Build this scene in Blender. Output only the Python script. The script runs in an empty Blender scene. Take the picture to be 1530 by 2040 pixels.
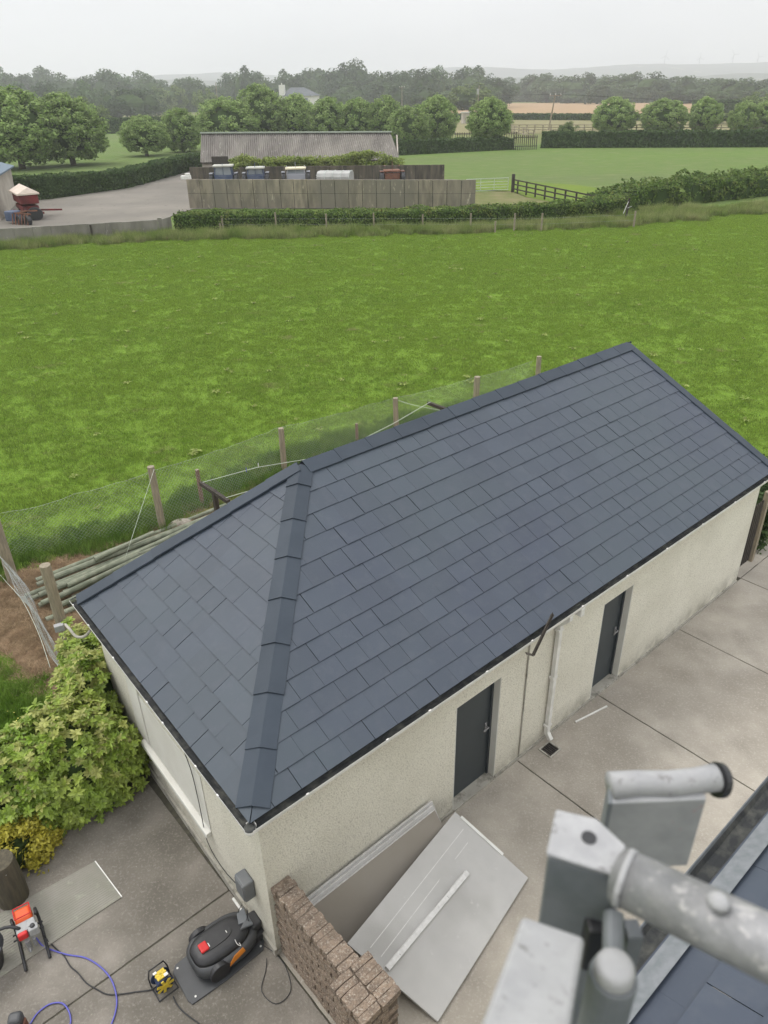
import bpy, math, random
import numpy as np
from mathutils import Vector, Matrix, noise
random.seed(7); RNG = np.random.default_rng(7)
R = math.radians
SC = bpy.context.scene; COL = SC.collection
# ------------------------------------------------------------------ camera
FPX, PITCH, ROLL, CAMH = 1480.4, 0.5146, -0.0207, 8.05
_c, _s = math.cos(PITCH), math.sin(PITCH)
FW = np.array([0, _c, -_s]); _up = np.array([0, _s, _c]); _rt = np.array([1., 0, 0])
RT = math.cos(ROLL)*_rt + math.sin(ROLL)*_up
UP = -math.sin(ROLL)*_rt + math.cos(ROLL)*_up
CAM = np.array([0, 0, CAMH])
cd = bpy.data.cameras.new('camera'); cam = bpy.data.objects.new('camera', cd); COL.objects.link(cam)
cam.matrix_world = Matrix([[RT[0], UP[0], -FW[0], 0], [RT[1], UP[1], -FW[1], 0], [RT[2], UP[2], -FW[2], CAMH], [0, 0, 0, 1]])
cd.sensor_fit = 'VERTICAL'; cd.sensor_height = 36; cd.lens = FPX/2040*36
cd.clip_start = .05; cd.clip_end = 12000
cd.dof.use_dof = True; cd.dof.focus_distance = 13; cd.dof.aperture_fstop = 5.6
SC.camera = cam
# ------------------------------------------------------------------ sky, sun, exposure
SKY_GREY, SUN_W, EXPO, HAZE_D, ZEN = 1.0, 1.3, 0.42, 4.6e-4, 2.8      # ZEN: an overcast sky is brighter overhead than at the horizon
SUN_EL, SUN_AZ = R(56), R(-62)          # azimuth measured from +Y towards +X
w = bpy.data.worlds.new('World'); SC.world = w; w.use_nodes = True
nt = w.node_tree; nt.nodes.clear(); N = nt.nodes.new; Lk = nt.links.new
out = N('ShaderNodeOutputWorld'); bg = N('ShaderNodeBackground'); Lk(bg.outputs[0], out.inputs[0])
sky = N('ShaderNodeTexSky'); sky.sky_type = 'NISHITA'; sky.sun_disc = False
sky.sun_elevation = SUN_EL; sky.sun_rotation = SUN_AZ; sky.dust_density = 4; sky.air_density = 1.2
tc = N('ShaderNodeTexCoord'); mp = N('ShaderNodeMapping'); mp.inputs['Scale'].default_value = (1.3, 1.3, 7)
nz = N('ShaderNodeTexNoise'); nz.inputs['Scale'].default_value = 2.2; nz.inputs['Detail'].default_value = 5; nz.inputs['Roughness'].default_value = .5
Lk(tc.outputs['Generated'], mp.inputs[0]); Lk(mp.outputs[0], nz.inputs[0])
cr = N('ShaderNodeValToRGB'); cr.color_ramp.elements[0].position = .32; cr.color_ramp.elements[1].position = .68
cr.color_ramp.elements[0].color = (4.5, 4.62, 4.9, 1); cr.color_ramp.elements[1].color = (7.3, 7.3, 7.3, 1)
Lk(nz.outputs[0], cr.inputs[0])
mx = N('ShaderNodeMix'); mx.data_type = 'RGBA'; mx.inputs[0].default_value = .93
sx = N('ShaderNodeSeparateXYZ'); Lk(tc.outputs['Generated'], sx.inputs[0])
mr = N('ShaderNodeMapRange'); mr.inputs[1].default_value = 0; mr.inputs[2].default_value = 1; mr.inputs[3].default_value = 1.0; mr.inputs[4].default_value = ZEN; Lk(sx.outputs[2], mr.inputs[0])
vm = N('ShaderNodeVectorMath'); vm.operation = 'SCALE'; Lk(cr.outputs[0], vm.inputs[0]); Lk(mr.outputs[0], vm.inputs['Scale'])
Lk(sky.outputs[0], mx.inputs[6]); Lk(vm.outputs[0], mx.inputs[7]); Lk(mx.outputs[2], bg.inputs[0])
bg.inputs[1].default_value = .1*SKY_GREY
sl = bpy.data.lights.new('sun', 'SUN'); sl.energy = SUN_W; sl.angle = R(22); sl.color = (1, .96, .9)
so = bpy.data.objects.new('sun', sl); COL.objects.link(so)
_sd = Vector((math.sin(SUN_AZ)*math.cos(SUN_EL), math.cos(SUN_AZ)*math.cos(SUN_EL), math.sin(SUN_EL)))
so.rotation_euler = _sd.to_track_quat('Z', 'Y').to_euler(); so.location = (0, 0, 60)
SC.view_settings.view_transform = 'Standard'; SC.view_settings.look = 'None'
SC.view_settings.exposure = EXPO; SC.view_settings.gamma = 1; SC.view_settings.use_curve_mapping = False
SC.render.engine = 'CYCLES'
cy = SC.cycles; cy.max_bounces = 6; cy.diffuse_bounces = 3; cy.glossy_bounces = 3; cy.transmission_bounces = 4
cy.volume_bounces = 1; cy.transparent_max_bounces = 8; cy.use_denoising = True
# ------------------------------------------------------------------ coordinates
def ray(px, py): return FW + (px-765)/FPX*RT + (1020-py)/FPX*UP
def G(px, py, z=0.):
    d = ray(px, py); return Vector(CAM + d*((z-CAMH)/d[2]))
def atY(px, py, Y):
    d = ray(px, py); return Vector(CAM + d*(Y/d[1]))
def topz(P, px, py):                       # height at which the sight line (px,py) passes over ground point P
    d = ray(px, py); return CAMH + d[2]*math.hypot(P[0], P[1])/math.hypot(d[0], d[1])
TH = 0.71103; O = Vector((-1.2442, 4.6249, 0))
U = Vector((math.cos(TH), math.sin(TH), 0)); V = Vector((-math.sin(TH), math.cos(TH), 0)); Z = Vector((0, 0, 1))
def B(u, v, z=0.): return O + U*u + V*v + Z*z
def toB(P): d = Vector(P)-O; return d.dot(U), d.dot(V), d.z
# ------------------------------------------------------------------ objects
def tag(o, label=None, cat=None, group=None, kind=None):
    if label: o['label'] = label
    if cat: o['category'] = cat
    if group: o['group'] = group
    if kind: o['kind'] = kind
    return o
def E(name, loc=(0, 0, 0), rz=0., label=None, cat=None, group=None, kind=None):
    o = bpy.data.objects.new(name, None); COL.objects.link(o); o.location = loc; o.rotation_euler = (0, 0, rz); o.empty_display_size = .2
    return tag(o, label, cat, group, kind)
def link(name, me, parent=None, loc=None, mw=None):
    o = bpy.data.objects.new(name, me); COL.objects.link(o); o.parent = parent
    if mw is not None: o.matrix_local = mw
    elif loc is not None: o.location = loc
    return o
def copy_tree(o, parent=None):
    c = o.copy(); COL.objects.link(c); c.parent = parent
    for ch in o.children: copy_tree(ch, c)
    return c
class MB:
    def __init__(s): s.v = []; s.f = []; s.m = []; s.cm = 0
    def add(s, vs, fs):
        n = len(s.v); s.v += [tuple(x) for x in vs]; s.f += [tuple(i+n for i in f) for f in fs]; s.m += [s.cm]*len(fs); return s
    def box(s, c, d, rz=0., ry=0., rx=0.):
        M = Matrix.Rotation(rz, 3, 'Z') @ Matrix.Rotation(ry, 3, 'Y') @ Matrix.Rotation(rx, 3, 'X'); c = Vector(c)
        vs = [c + M @ Vector((x*d[0]/2, y*d[1]/2, z*d[2]/2)) for x in (-1, 1) for y in (-1, 1) for z in (-1, 1)]
        return s.add(vs, [(0, 1, 3, 2), (4, 6, 7, 5), (0, 4, 5, 1), (2, 3, 7, 6), (0, 2, 6, 4), (1, 5, 7, 3)])
    def beam(s, p, q, w, h, up=(0, 0, 1)):
        p = Vector(p); q = Vector(q); d = (q-p).normalized(); up = Vector(up); sd = d.cross(up)
        if sd.length < 1e-4: sd = d.cross(Vector((1, 0, 0)))
        sd.normalize(); un = sd.cross(d)
        vs = [a + sd*x*w/2 + un*y*h/2 for a in (p, q) for x in (-1, 1) for y in (-1, 1)]
        return s.add(vs, [(0, 1, 3, 2), (4, 6, 7, 5), (0, 4, 5, 1), (2, 3, 7, 6), (0, 2, 6, 4), (1, 5, 7, 3)])
    def prism(s, pts, z0, z1):
        n = len(pts); vs = [(p[0], p[1], z0) for p in pts] + [(p[0], p[1], z1) for p in pts]
        return s.add(vs, [tuple(range(n))[::-1], tuple(range(n, 2*n))] + [(i, (i+1) % n, n+(i+1) % n, n+i) for i in range(n)])
    def hexa(s, q, off):                       # quad (or polygon) extruded along a vector
        n = len(q); off = Vector(off); vs = [Vector(a) for a in q] + [Vector(a)+off for a in q]
        return s.add(vs, [tuple(range(n))[::-1], tuple(range(n, 2*n))] + [(i, (i+1) % n, n+(i+1) % n, n+i) for i in range(n)])
    def tube(s, pts, r, n=8, cap=True):
        pts = [Vector(p) for p in pts]; m = len(pts); rr = r if isinstance(r, (list, tuple)) else [r]*m
        vs = []; prev = None
        for i, p in enumerate(pts):
            d = (pts[min(i+1, m-1)] - pts[max(i-1, 0)]).normalized()
            if prev is None:
                a = Vector((0, 0, 1)) if abs(d.z) < .9 else Vector((1, 0, 0)); x = d.cross(a).normalized()
            else:
                x = prev - d*prev.dot(d)
                if x.length < 1e-5: x = d.cross(Vector((0, 0, 1)))
                x.normalize()
            y = d.cross(x); prev = x
            vs += [p + (x*math.cos(2*math.pi*k/n) + y*math.sin(2*math.pi*k/n))*rr[i] for k in range(n)]
        fs = [(i*n+k, i*n+(k+1) % n, (i+1)*n+(k+1) % n, (i+1)*n+k) for i in range(m-1) for k in range(n)]
        if cap: fs += [tuple(range(n))[::-1], tuple(range((m-1)*n, m*n))]
        return s.add(vs, fs)
    def lathe(s, c, prof, n=16, cap=True):     # prof: (r, z)
        c = Vector(c); vs = [c + Vector((r*math.cos(2*math.pi*k/n), r*math.sin(2*math.pi*k/n), z)) for r, z in prof for k in range(n)]
        m = len(prof); fs = [(i*n+k, i*n+(k+1) % n, (i+1)*n+(k+1) % n, (i+1)*n+k) for i in range(m-1) for k in range(n)]
        if cap: fs += [tuple(range(n))[::-1], tuple(range((m-1)*n, m*n))]
        return s.add(vs, fs)
    def grid(s, f, nu, nv):
        vs = [f(i/nu, j/nv) for i in range(nu+1) for j in range(nv+1)]
        return s.add(vs, [(i*(nv+1)+j, (i+1)*(nv+1)+j, (i+1)*(nv+1)+j+1, i*(nv+1)+j+1) for i in range(nu) for j in range(nv)])
    def mesh(s, name, mat, smooth=False):
        me = bpy.data.meshes.new(name); me.from_pydata(s.v, [], s.f)
        for m in (mat if isinstance(mat, (list, tuple)) else [mat]): me.materials.append(m)
        if isinstance(mat, (list, tuple)): me.polygons.foreach_set('material_index', s.m)
        if smooth: me.polygons.foreach_set('use_smooth', [True]*len(s.f))
        me.validate(); me.update(); return me
    def build(s, name, mat, parent=None, loc=None, smooth=False, bevel=0., seg=2, label=None, sub=0):
        o = link(name, s.mesh(name, mat, smooth), parent, loc)
        if bevel:
            b = o.modifiers.new('bevel', 'BEVEL'); b.width = bevel; b.segments = seg; b.limit_method = 'ANGLE'; b.angle_limit = R(35)
        if sub:
            b = o.modifiers.new('sub', 'SUBSURF'); b.levels = sub; b.render_levels = sub
        if label: o['label'] = label
        return o
def npmesh(name, V_, nper, mat):
    """V_: (k*nper,3) vertices, every nper in a row make one face"""
    me = bpy.data.meshes.new(name); nv = len(V_); nf = nv//nper
    me.vertices.add(nv); me.vertices.foreach_set('co', np.asarray(V_, dtype=np.float32).ravel())
    me.loops.add(nv); me.loops.foreach_set('vertex_index', np.arange(nv, dtype=np.int32))
    me.polygons.add(nf); me.polygons.foreach_set('loop_start', np.arange(0, nv, nper, dtype=np.int32))
    me.polygons.foreach_set('loop_total', np.full(nf, nper, dtype=np.int32))
    me.materials.append(mat); me.update(calc_edges=True); return me
# ------------------------------------------------------------------ materials
def mat(name, c1, c2=None, scale=3., detail=6., rough=.8, c3=None, s3=40., f3=(.55, .75), bump=0., bs=30., bd=.01, metal=0., spec=.3,
        big=None, bigs=.3, bigf=.5, stretch=(1, 1, 1), island=0., objr=0., lo=.35, hi=.65, coat=0., coord='pos', leaf=0., soft=0., dirt=None):
    m = bpy.data.materials.new(name); m.use_nodes = True; t = m.node_tree; nd = t.nodes; lk = t.links.new
    b = nd['Principled BSDF']; b.inputs['Roughness'].default_value = rough; b.inputs['Metallic'].default_value = metal
    b.inputs['Specular IOR Level'].default_value = spec; b.inputs['Coat Weight'].default_value = coat
    geo = nd.new('ShaderNodeNewGeometry')
    src = geo.outputs['Position']
    if coord == 'obj': src = nd.new('ShaderNodeTexCoord').outputs['Object']
    mpn = nd.new('ShaderNodeMapping'); mpn.inputs['Scale'].default_value = stretch; lk(src, mpn.inputs[0])
    def nse(sc, de, ro=.55):
        n = nd.new('ShaderNodeTexNoise'); n.inputs['Scale'].default_value = sc; n.inputs['Detail'].default_value = de; n.inputs['Roughness'].default_value = ro
        lk(mpn.outputs[0], n.inputs[0]); return n.outputs[0]
    def rng(x, a, z):
        r = nd.new('ShaderNodeMapRange'); r.inputs[1].default_value = a; r.inputs[2].default_value = z; lk(x, r.inputs[0]); return r.outputs[0]
    def mixc(f, a, bb, mode='MIX'):
        x = nd.new('ShaderNodeMix'); x.data_type = 'RGBA'; x.blend_type = mode
        for v_, i in ((f, 0), (a, 6), (bb, 7)):
            if isinstance(v_, (tuple, list)): x.inputs[i].default_value = (*v_, 1) if len(v_) == 3 else v_
            elif isinstance(v_, (int, float)): x.inputs[i].default_value = v_
            else: lk(v_, x.inputs[i])
        return x.outputs[2]
    col = c1
    if c2 is not None: col = mixc(rng(nse(scale, detail), lo, hi), c1, c2)
    if big is not None: col = mixc(rng(nse(bigs, 3), bigf-.12, bigf+.12), col, big)
    if c3 is not None: col = mixc(rng(nse(s3, 3, .7), *f3), col, c3)
    if dirt is not None:                     # splash dirt low on the wall, ragged with noise
        sz = nd.new('ShaderNodeSeparateXYZ'); lk(geo.outputs['Position'], sz.inputs[0])
        a1 = nd.new('ShaderNodeMapRange'); a1.inputs[1].default_value = .02; a1.inputs[2].default_value = .42; a1.inputs[3].default_value = 1; a1.inputs[4].default_value = 0; lk(sz.outputs[2], a1.inputs[0])
        mm = nd.new('ShaderNodeMath'); mm.operation = 'MULTIPLY'; lk(a1.outputs[0], mm.inputs[0]); lk(rng(nse(4, 6), .35, .65), mm.inputs[1])
        col = mixc(mm.outputs[0], col, dirt)
    for amt, o_ in ((island, geo.outputs['Random Per Island']), (objr, None)):
        if amt:
            if o_ is None: o_ = nd.new('ShaderNodeObjectInfo').outputs['Random']
            r = nd.new('ShaderNodeMapRange'); r.inputs[3].default_value = 1-amt; r.inputs[4].default_value = 1+amt; lk(o_, r.inputs[0])
            h = nd.new('ShaderNodeHueSaturation'); lk(r.outputs[0], h.inputs['Value'])
            if isinstance(col, (tuple, list)): h.inputs['Color'].default_value = (*col, 1)
            else: lk(col, h.inputs['Color'])
            col = h.outputs[0]
    if isinstance(col, (tuple, list)): b.inputs['Base Color'].default_value = (*col, 1)
    else: lk(col, b.inputs['Base Color'])
    if leaf:
        tr = nd.new('ShaderNodeBsdfTranslucent'); ms = nd.new('ShaderNodeMixShader'); ms.inputs[0].default_value = leaf
        lk(b.outputs[0], ms.inputs[1]); lk(tr.outputs[0], ms.inputs[2]); lk(ms.outputs[0], nd['Material Output'].inputs[0])
        if isinstance(col, (tuple, list)): tr.inputs[0].default_value = (*col, 1)
        else: lk(col, tr.inputs[0])
    if soft:
        va = nd.new('ShaderNodeVectorMath'); va.operation = 'ADD'; va.inputs[1].default_value = (0, 0, soft); lk(geo.outputs['Normal'], va.inputs[0])
        vn = nd.new('ShaderNodeVectorMath'); vn.operation = 'NORMALIZE'; lk(va.outputs[0], vn.inputs[0]); lk(vn.outputs[0], b.inputs['Normal'])
    if bump:
        bp = nd.new('ShaderNodeBump'); bp.inputs['Strength'].default_value = bump; bp.inputs['Distance'].default_value = bd
        lk(nse(bs, 4, .6), bp.inputs['Height']); lk(bp.outputs[0], b.inputs['Normal'])
    return m
M = {}
M['slate'] = mat('slate', (.036, .046, .069), (.045, .056, .080), 1.1, rough=.58, bump=.15, bs=60, bd=.004, objr=.07, spec=.5, big=(.045, .059, .075), bigs=.35, c3=(.055, .066, .085), s3=6, f3=(.5, .8))
M['slatecap'] = mat('slatecap', (.030, .041, .056), (.038, .050, .066), 3, rough=.62, bump=.15, bs=60, bd=.004, objr=.08, spec=.35)
M['deck'] = mat('deck', (.012, .014, .017), rough=.9)
M['dash'] = mat('dash', (.76, .73, .625), (.80, .77, .665), 2, c3=(.46, .43, .36), s3=50, f3=(.5, .74), rough=.95, bump=1., bs=60, bd=.022, big=(.67, .64, .54), bigs=.6, bigf=.58, dirt=(.33, .31, .25))
M['render'] = mat('render', (.66, .65, .60), (.60, .585, .53), 2, rough=.9, bump=.2, bs=40, bd=.004)
M['plinth'] = mat('plinth', (.30, .285, .245), (.40, .38, .33), 3, rough=.9, c3=(.15, .14, .115), s3=7, f3=(.52, .72))
M['door'] = mat('door', (.035, .044, .05), (.042, .052, .058), 2, rough=.45, spec=.5)
M['white'] = mat('white', (.74, .73, .70), (.62, .61, .57), 5, rough=.5, spec=.4)
M['gutter'] = mat('gutter', (.03, .032, .033), (.10, .10, .085), 9, rough=.8, lo=.45, hi=.75, bump=.5, bs=50)
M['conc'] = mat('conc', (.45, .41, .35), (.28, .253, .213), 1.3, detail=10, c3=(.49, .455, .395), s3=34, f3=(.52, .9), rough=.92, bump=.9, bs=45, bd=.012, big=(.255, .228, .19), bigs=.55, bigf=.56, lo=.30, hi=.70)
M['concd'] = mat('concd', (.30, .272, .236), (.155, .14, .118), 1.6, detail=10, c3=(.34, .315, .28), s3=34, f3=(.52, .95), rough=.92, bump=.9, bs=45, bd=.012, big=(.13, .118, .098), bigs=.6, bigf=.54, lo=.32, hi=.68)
M['joint'] = mat('joint', (.06, .055, .045), (.09, .085, .06), 12, rough=1)
M['galv'] = mat('galv', (.19, .195, .20), (.31, .31, .315), 35, detail=10, rough=.5, metal=.25, bump=.6, bs=120, bd=.002, c3=(.42, .41, .40), s3=60, f3=(.56, .68), big=(.26, .255, .25), bigs=9)
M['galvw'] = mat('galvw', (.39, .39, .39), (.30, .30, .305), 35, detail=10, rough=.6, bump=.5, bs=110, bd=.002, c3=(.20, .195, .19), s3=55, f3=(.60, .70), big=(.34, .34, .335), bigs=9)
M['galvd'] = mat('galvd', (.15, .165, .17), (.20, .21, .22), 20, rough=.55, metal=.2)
M['galvred'] = mat('galvred', (.29, .295, .295), (.36, .36, .36), 24, rough=.55, metal=.1, c3=(.42, .14, .13), s3=16, f3=(.60, .72))
M['brick'] = mat('brick', (.31, .235, .175), (.20, .155, .12), 14, c3=(.46, .40, .33), s3=55, f3=(.52, .66), rough=.95, bump=1., bs=45, bd=.03, objr=.12)
M['mortar'] = mat('mortar', (.19, .15, .115), (.12, .095, .075), 20, rough=1, bump=1., bs=60, bd=.02)
M['board'] = mat('board', (.485, .475, .455), (.43, .42, .405), 1.6, rough=.6, c3=(.54, .53, .51), s3=8, f3=(.64, .82), bump=.1, big=(.375, .365, .345), bigs=1.1, bigf=.6)
M['boardbrown'] = mat('boardbrown', (.235, .21, .175), (.27, .245, .21), 1.2, rough=.7)
M['boardedge'] = mat('boardedge', (.70, .69, .67), (.58, .57, .55), 20, rough=.7, c3=(.25, .24, .23), s3=26, f3=(.66, .74))
M['sheetgreen'] = mat('sheetgreen', (.22, .215, .175), (.27, .255, .22), 2.5, rough=.5, c3=(.33, .34, .26), s3=8, f3=(.6, .8))
M['black'] = mat('black', (.018, .018, .02), (.028, .028, .03), 8, rough=.5, spec=.5)
M['dkgrey'] = mat('dkgrey', (.045, .047, .05), (.055, .057, .06), 6, rough=.45, spec=.5)
M['midgrey'] = mat('midgrey', (.13, .14, .15), (.16, .165, .17), 6, rough=.5)
M['red'] = mat('red', (.55, .03, .03), rough=.4); M['orange'] = mat('orange', (.62, .09, .02), rough=.4)
M['amber'] = mat('amber', (.50, .17, .02), rough=.45); M['yellow'] = mat('yellow', (.62, .46, .05), rough=.45)
M['navy'] = mat('navy', (.035, .05, .10), rough=.5); M['blue'] = mat('blue', (.10, .10, .42), rough=.4, spec=.5)
M['wood'] = mat('wood', (.34, .29, .21), (.21, .18, .13), 5, rough=.9, stretch=(6, 6, .7), bump=.5, bs=30, c3=(.40, .37, .30), s3=5, f3=(.6, .75))
M['woodred'] = mat('woodred', (.25, .16, .11), (.17, .11, .08), 5, rough=.9, stretch=(6, 6, .7), bump=.5, bs=30)
M['woodend'] = mat('woodend', (.30, .26, .19), (.22, .19, .14), 20, rough=.9)
M['wooddark'] = mat('wooddark', (.035, .03, .024), (.07, .06, .05), 5, rough=.9, stretch=(5, 5, 1))
M['polegreen'] = mat('polegreen', (.135, .15, .105), (.22, .23, .17), 6, rough=.9, objr=.2, c3=(.09, .075, .055), s3=10, f3=(.62, .75), bump=.3)
M['wire'] = mat('wire', (.42, .44, .42), rough=.5, metal=.3)
M['string'] = mat('string', (.55, .60, .50), rough=.7)
M['stone'] = mat('stone', (.42, .38, .32), (.25, .22, .18), 12, rough=.9, bump=.7)
M['field'] = mat('field', (.12, .20, .028), (.15, .235, .036), 5, detail=8, rough=1, bump=1., bs=14, bd=.04, spec=.05)
M['blade'] = mat('blade', (.225, .37, .046), (.32, .455, .082), 3, detail=10, rough=.75, island=.65, c3=(.50, .46, .22), s3=1.1, f3=(.62, .80), big=(.28, .42, .06), bigs=.25, bigf=.5, spec=.1, leaf=.25, soft=3., stretch=(.6, 1, 1))
M['tallblade'] = mat('tallblade', (.19, .28, .06), (.33, .36, .14), .7, rough=.85, island=.4, c3=(.45, .38, .2), s3=2.5, f3=(.6, .75), spec=.1, leaf=.25, soft=2.5)
M['lawnblade'] = mat('lawnblade', (.12, .23, .025), (.19, .30, .05), 1.5, rough=.8, island=.35, spec=.1, leaf=.25, soft=2.5)
M['straw'] = mat('straw', (.19, .125, .075), (.27, .19, .115), 5, rough=1, c3=(.10, .075, .045), s3=20, f3=(.55, .72), bump=.8, bs=30, bd=.03)
M['strawblade'] = mat('strawblade', (.25, .17, .10), (.34, .25, .15), 4, rough=.9, island=.3, leaf=.25, soft=1.6)
M['meadow'] = mat('meadow', (.105, .18, .042), (.145, .205, .058), 1.4, detail=10, rough=1, c3=(.185, .205, .09), s3=1.0, f3=(.52, .70), bump=1., bs=2.5, bd=.3, big=(.13, .172, .066), bigs=.035, spec=.05, stretch=(.35, 1, 1))
M['meadowb'] = mat('meadowb', (.15, .205, .04), (.12, .18, .035), .3, rough=1, c3=(.2, .2, .08), s3=1.2, f3=(.55, .75), bump=.6, bs=3, bd=.1, spec=.05)
M['rough'] = mat('rough', (.19, .175, .09), (.13, .15, .055), .5, rough=1, bump=.7, bs=4, bd=.1, spec=.05)
M['hay'] = mat('hay', (.235, .21, .115), (.20, .19, .10), .06, rough=1, stretch=(1, 3, 1), spec=.05)
M['stubble'] = mat('stubble', (.36, .25, .15), (.31, .22, .135), .05, rough=1, stretch=(1, 4, 1), spec=.05)
M['yard'] = mat('yard', (.215, .195, .165), (.165, .15, .128), .25, detail=8, rough=.9, c3=(.12, .108, .09), s3=1.2, f3=(.58, .75), big=(.15, .137, .116), bigs=.07)
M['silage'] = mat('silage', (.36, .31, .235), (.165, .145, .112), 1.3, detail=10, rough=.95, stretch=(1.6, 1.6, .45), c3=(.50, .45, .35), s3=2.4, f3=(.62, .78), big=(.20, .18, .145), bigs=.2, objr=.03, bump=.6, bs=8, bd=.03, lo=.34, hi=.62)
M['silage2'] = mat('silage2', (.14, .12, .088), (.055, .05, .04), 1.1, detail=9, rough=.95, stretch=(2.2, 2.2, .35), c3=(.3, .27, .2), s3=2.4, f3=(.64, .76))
M['lowwall'] = mat('lowwall', (.27, .255, .22), (.17, .16, .135), .8, detail=9, rough=.95, stretch=(1.5, 1.5, .5), c3=(.42, .40, .36), s3=5, f3=(.66, .74))
M['asbestos'] = mat('asbestos', (.27, .25, .22), (.17, .155, .14), .7, detail=9, rough=.95, c3=(.40, .38, .34), s3=3, f3=(.6, .75), stretch=(1, .35, .35))
M['ridgegreen'] = mat('ridgegreen', (.34, .38, .31), rough=.8)
M['paleblock'] = mat('paleblock', (.46, .42, .36), (.36, .32, .27), .8, rough=.9, c3=(.24, .21, .17), s3=1.5, f3=(.6, .75))
M['slateblue'] = mat('slateblue', (.13, .17, .21), rough=.7)
M['tractblue'] = mat('tractblue', (.05, .075, .14), (.10, .12, .17), 2, rough=.6); M['tractgrey'] = mat('tractgrey', (.32, .33, .36), rough=.6)
M['cabroof'] = mat('cabroof', (.50, .50, .44), (.38, .38, .33), 2, rough=.7); M['cabcream'] = mat('cabcream', (.68, .62, .44), rough=.7)
M['rust'] = mat('rust', (.22, .10, .06), (.12, .06, .045), 3, rough=.9); M['rustred'] = mat('rustred', (.20, .03, .03), (.10, .022, .022), 1.5, rough=.75)
M['glass'] = mat('glass', (.30, .33, .35), (.20, .23, .25), .8, rough=.12, spec=.6)
M['tarp'] = mat('tarp', (.62, .53, .45), (.52, .43, .36), 2, rough=.8)
M['tankgrey'] = mat('tankgrey', (.42, .42, .40), (.34, .34, .32), 1.5, rough=.5, metal=.2)
M['galvfar'] = mat('galvfar', (.50, .54, .50), rough=.5, metal=.2)
M['crown'] = mat('crown', (.18, .275, .075), (.34, .43, .17), 1.1, rough=.7, island=.5, objr=.08, spec=.25, leaf=.45)
M['crownlight'] = mat('crownlight', (.135, .19, .06), (.19, .24, .09), .3, rough=.75, island=.4, objr=.12, spec=.2, leaf=.4)
M['crownfar'] = mat('crownfar', (.075, .115, .060), (.115, .16, .075), .1, rough=.85, island=.3, objr=.34, spec=.15, leaf=.4)
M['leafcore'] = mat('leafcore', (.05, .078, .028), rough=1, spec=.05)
M['bark'] = mat('bark', (.11, .09, .065), (.07, .06, .045), 4, rough=.95)
M['hedge'] = mat('hedge', (.085, .145, .035), (.16, .22, .06), .8, rough=.75, island=.5, c3=(.28, .28, .09), s3=1.3, f3=(.56, .75), spec=.2, leaf=.4)
M['hedgedk'] = mat('hedgedk', (.058, .10, .036), (.09, .135, .048), .5, rough=.8, island=.45, spec=.2, leaf=.4)
M['ivy'] = mat('ivy', (.20, .27, .06), (.29, .33, .10), .8, rough=.7, island=.4, spec=.2, leaf=.35)
M['rhodo'] = mat('rhodo', (.17, .265, .03), (.31, .38, .075), 1.6, rough=.40, island=.35, objr=.3, spec=.4, leaf=.35)
M['rhodoy'] = mat('rhodoy', (.33, .36, .09), (.42, .43, .15), 3, rough=.5, island=.25, objr=.2, spec=.4, leaf=.3)
M['goldleaf'] = mat('goldleaf', (.42, .38, .045), (.55, .50, .09), 9, rough=.5, island=.3, spec=.3, leaf=.35)
M['hills'] = mat('hills', (.030, .044, .034), (.045, .06, .04), .004, detail=8, rough=1, c3=(.14, .145, .10), s3=.006, f3=(.62, .66), spec=.02, stretch=(1, .5, 1))
M['farland'] = mat('farland', (.10, .15, .045), (.14, .17, .06), .01, detail=6, rough=1, big=(.19, .19, .09), bigs=.004, spec=.02)
M['postdark'] = mat('postdark', (.11, .095, .065), (.07, .062, .045), 5, rough=.9, stretch=(6, 6, .7), bump=.5, bs=30)
M['roofgrey'] = mat('roofgrey', (.11, .12, .13), (.14, .15, .16), .5, rough=.8)
M['vergeblade'] = mat('vergeblade', (.10, .19, .03), (.17, .26, .05), 1.5, rough=.85, island=.5, c3=(.30, .29, .12), s3=2.5, f3=(.6, .8), spec=.1, leaf=.25, soft=2.)
M['flower'] = mat('flower', (.75, .70, .15), rough=.6)
# ================================================================== THE SETTING
def sheet(name, pts, z, m, kind='structure'):
    mb = MB(); mb.add([(p[0], p[1], z) for p in pts], [tuple(range(len(pts)))])
    o = mb.build(name, m); o['kind'] = kind; return o
sheet('ground', [(-6000, -600), (6000, -600), (6000, 9000), (-6000, 9000)], -.02, M['farland'])
def area(p, q):
    return sum(p[i][0]*p[(i+1) % len(p)][1]-p[(i+1) % len(p)][0]*p[i][1] for i in range(len(p)))
# meadow round the farm, then the grazing field nearest the shed
sheet('meadow', [(-160, 50), (160, 50), (160, 135), (60, 135), (20, 140), (-160, 330)], -.012, M['meadow'])
sheet('grass_field', [(-60, -6), (80, -6), (80, 68), (31, 62.5), (15, 55.5), (-14, 53.2), (-24, 50.2), (-60, 44)], .0, M['field'])
sheet('farmyard', [G(-300, 452), G(0, 462), G(320, 442), G(345, 430), (-15.0, 65.0), (7.3, 62.0), (8.2, 83.5), (-19.5, 95.5), G(392, 338), G(240, 377), G(100, 398), G(-300, 420)], .04, M['yard'])
sheet('rough_grass', [(7.7, 62.0), (8.4, 72.2), (12.0, 72.4), (12.6, 68), (15.6, 60.5), (15.2, 57.5), (7.6, 58.5)], .05, M['rough'])
sheet('bright_meadow', [(12.2, 72.6), (8.4, 74), (8.3, 82), (13, 82), (19, 76), (22.5, 68), (21.5, 60), (15.6, 60.5), (12.7, 68)], .05, M['meadowb'])
sheet('tan_field', [G(905, 268), G(1700, 262), G(1700, 236), G(905, 240)], .06, M['hay'])
sheet('stubble_field', [G(880, 230), G(1800, 233), G(1800, 205), G(700, 206)], .10, M['stubble'])
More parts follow.
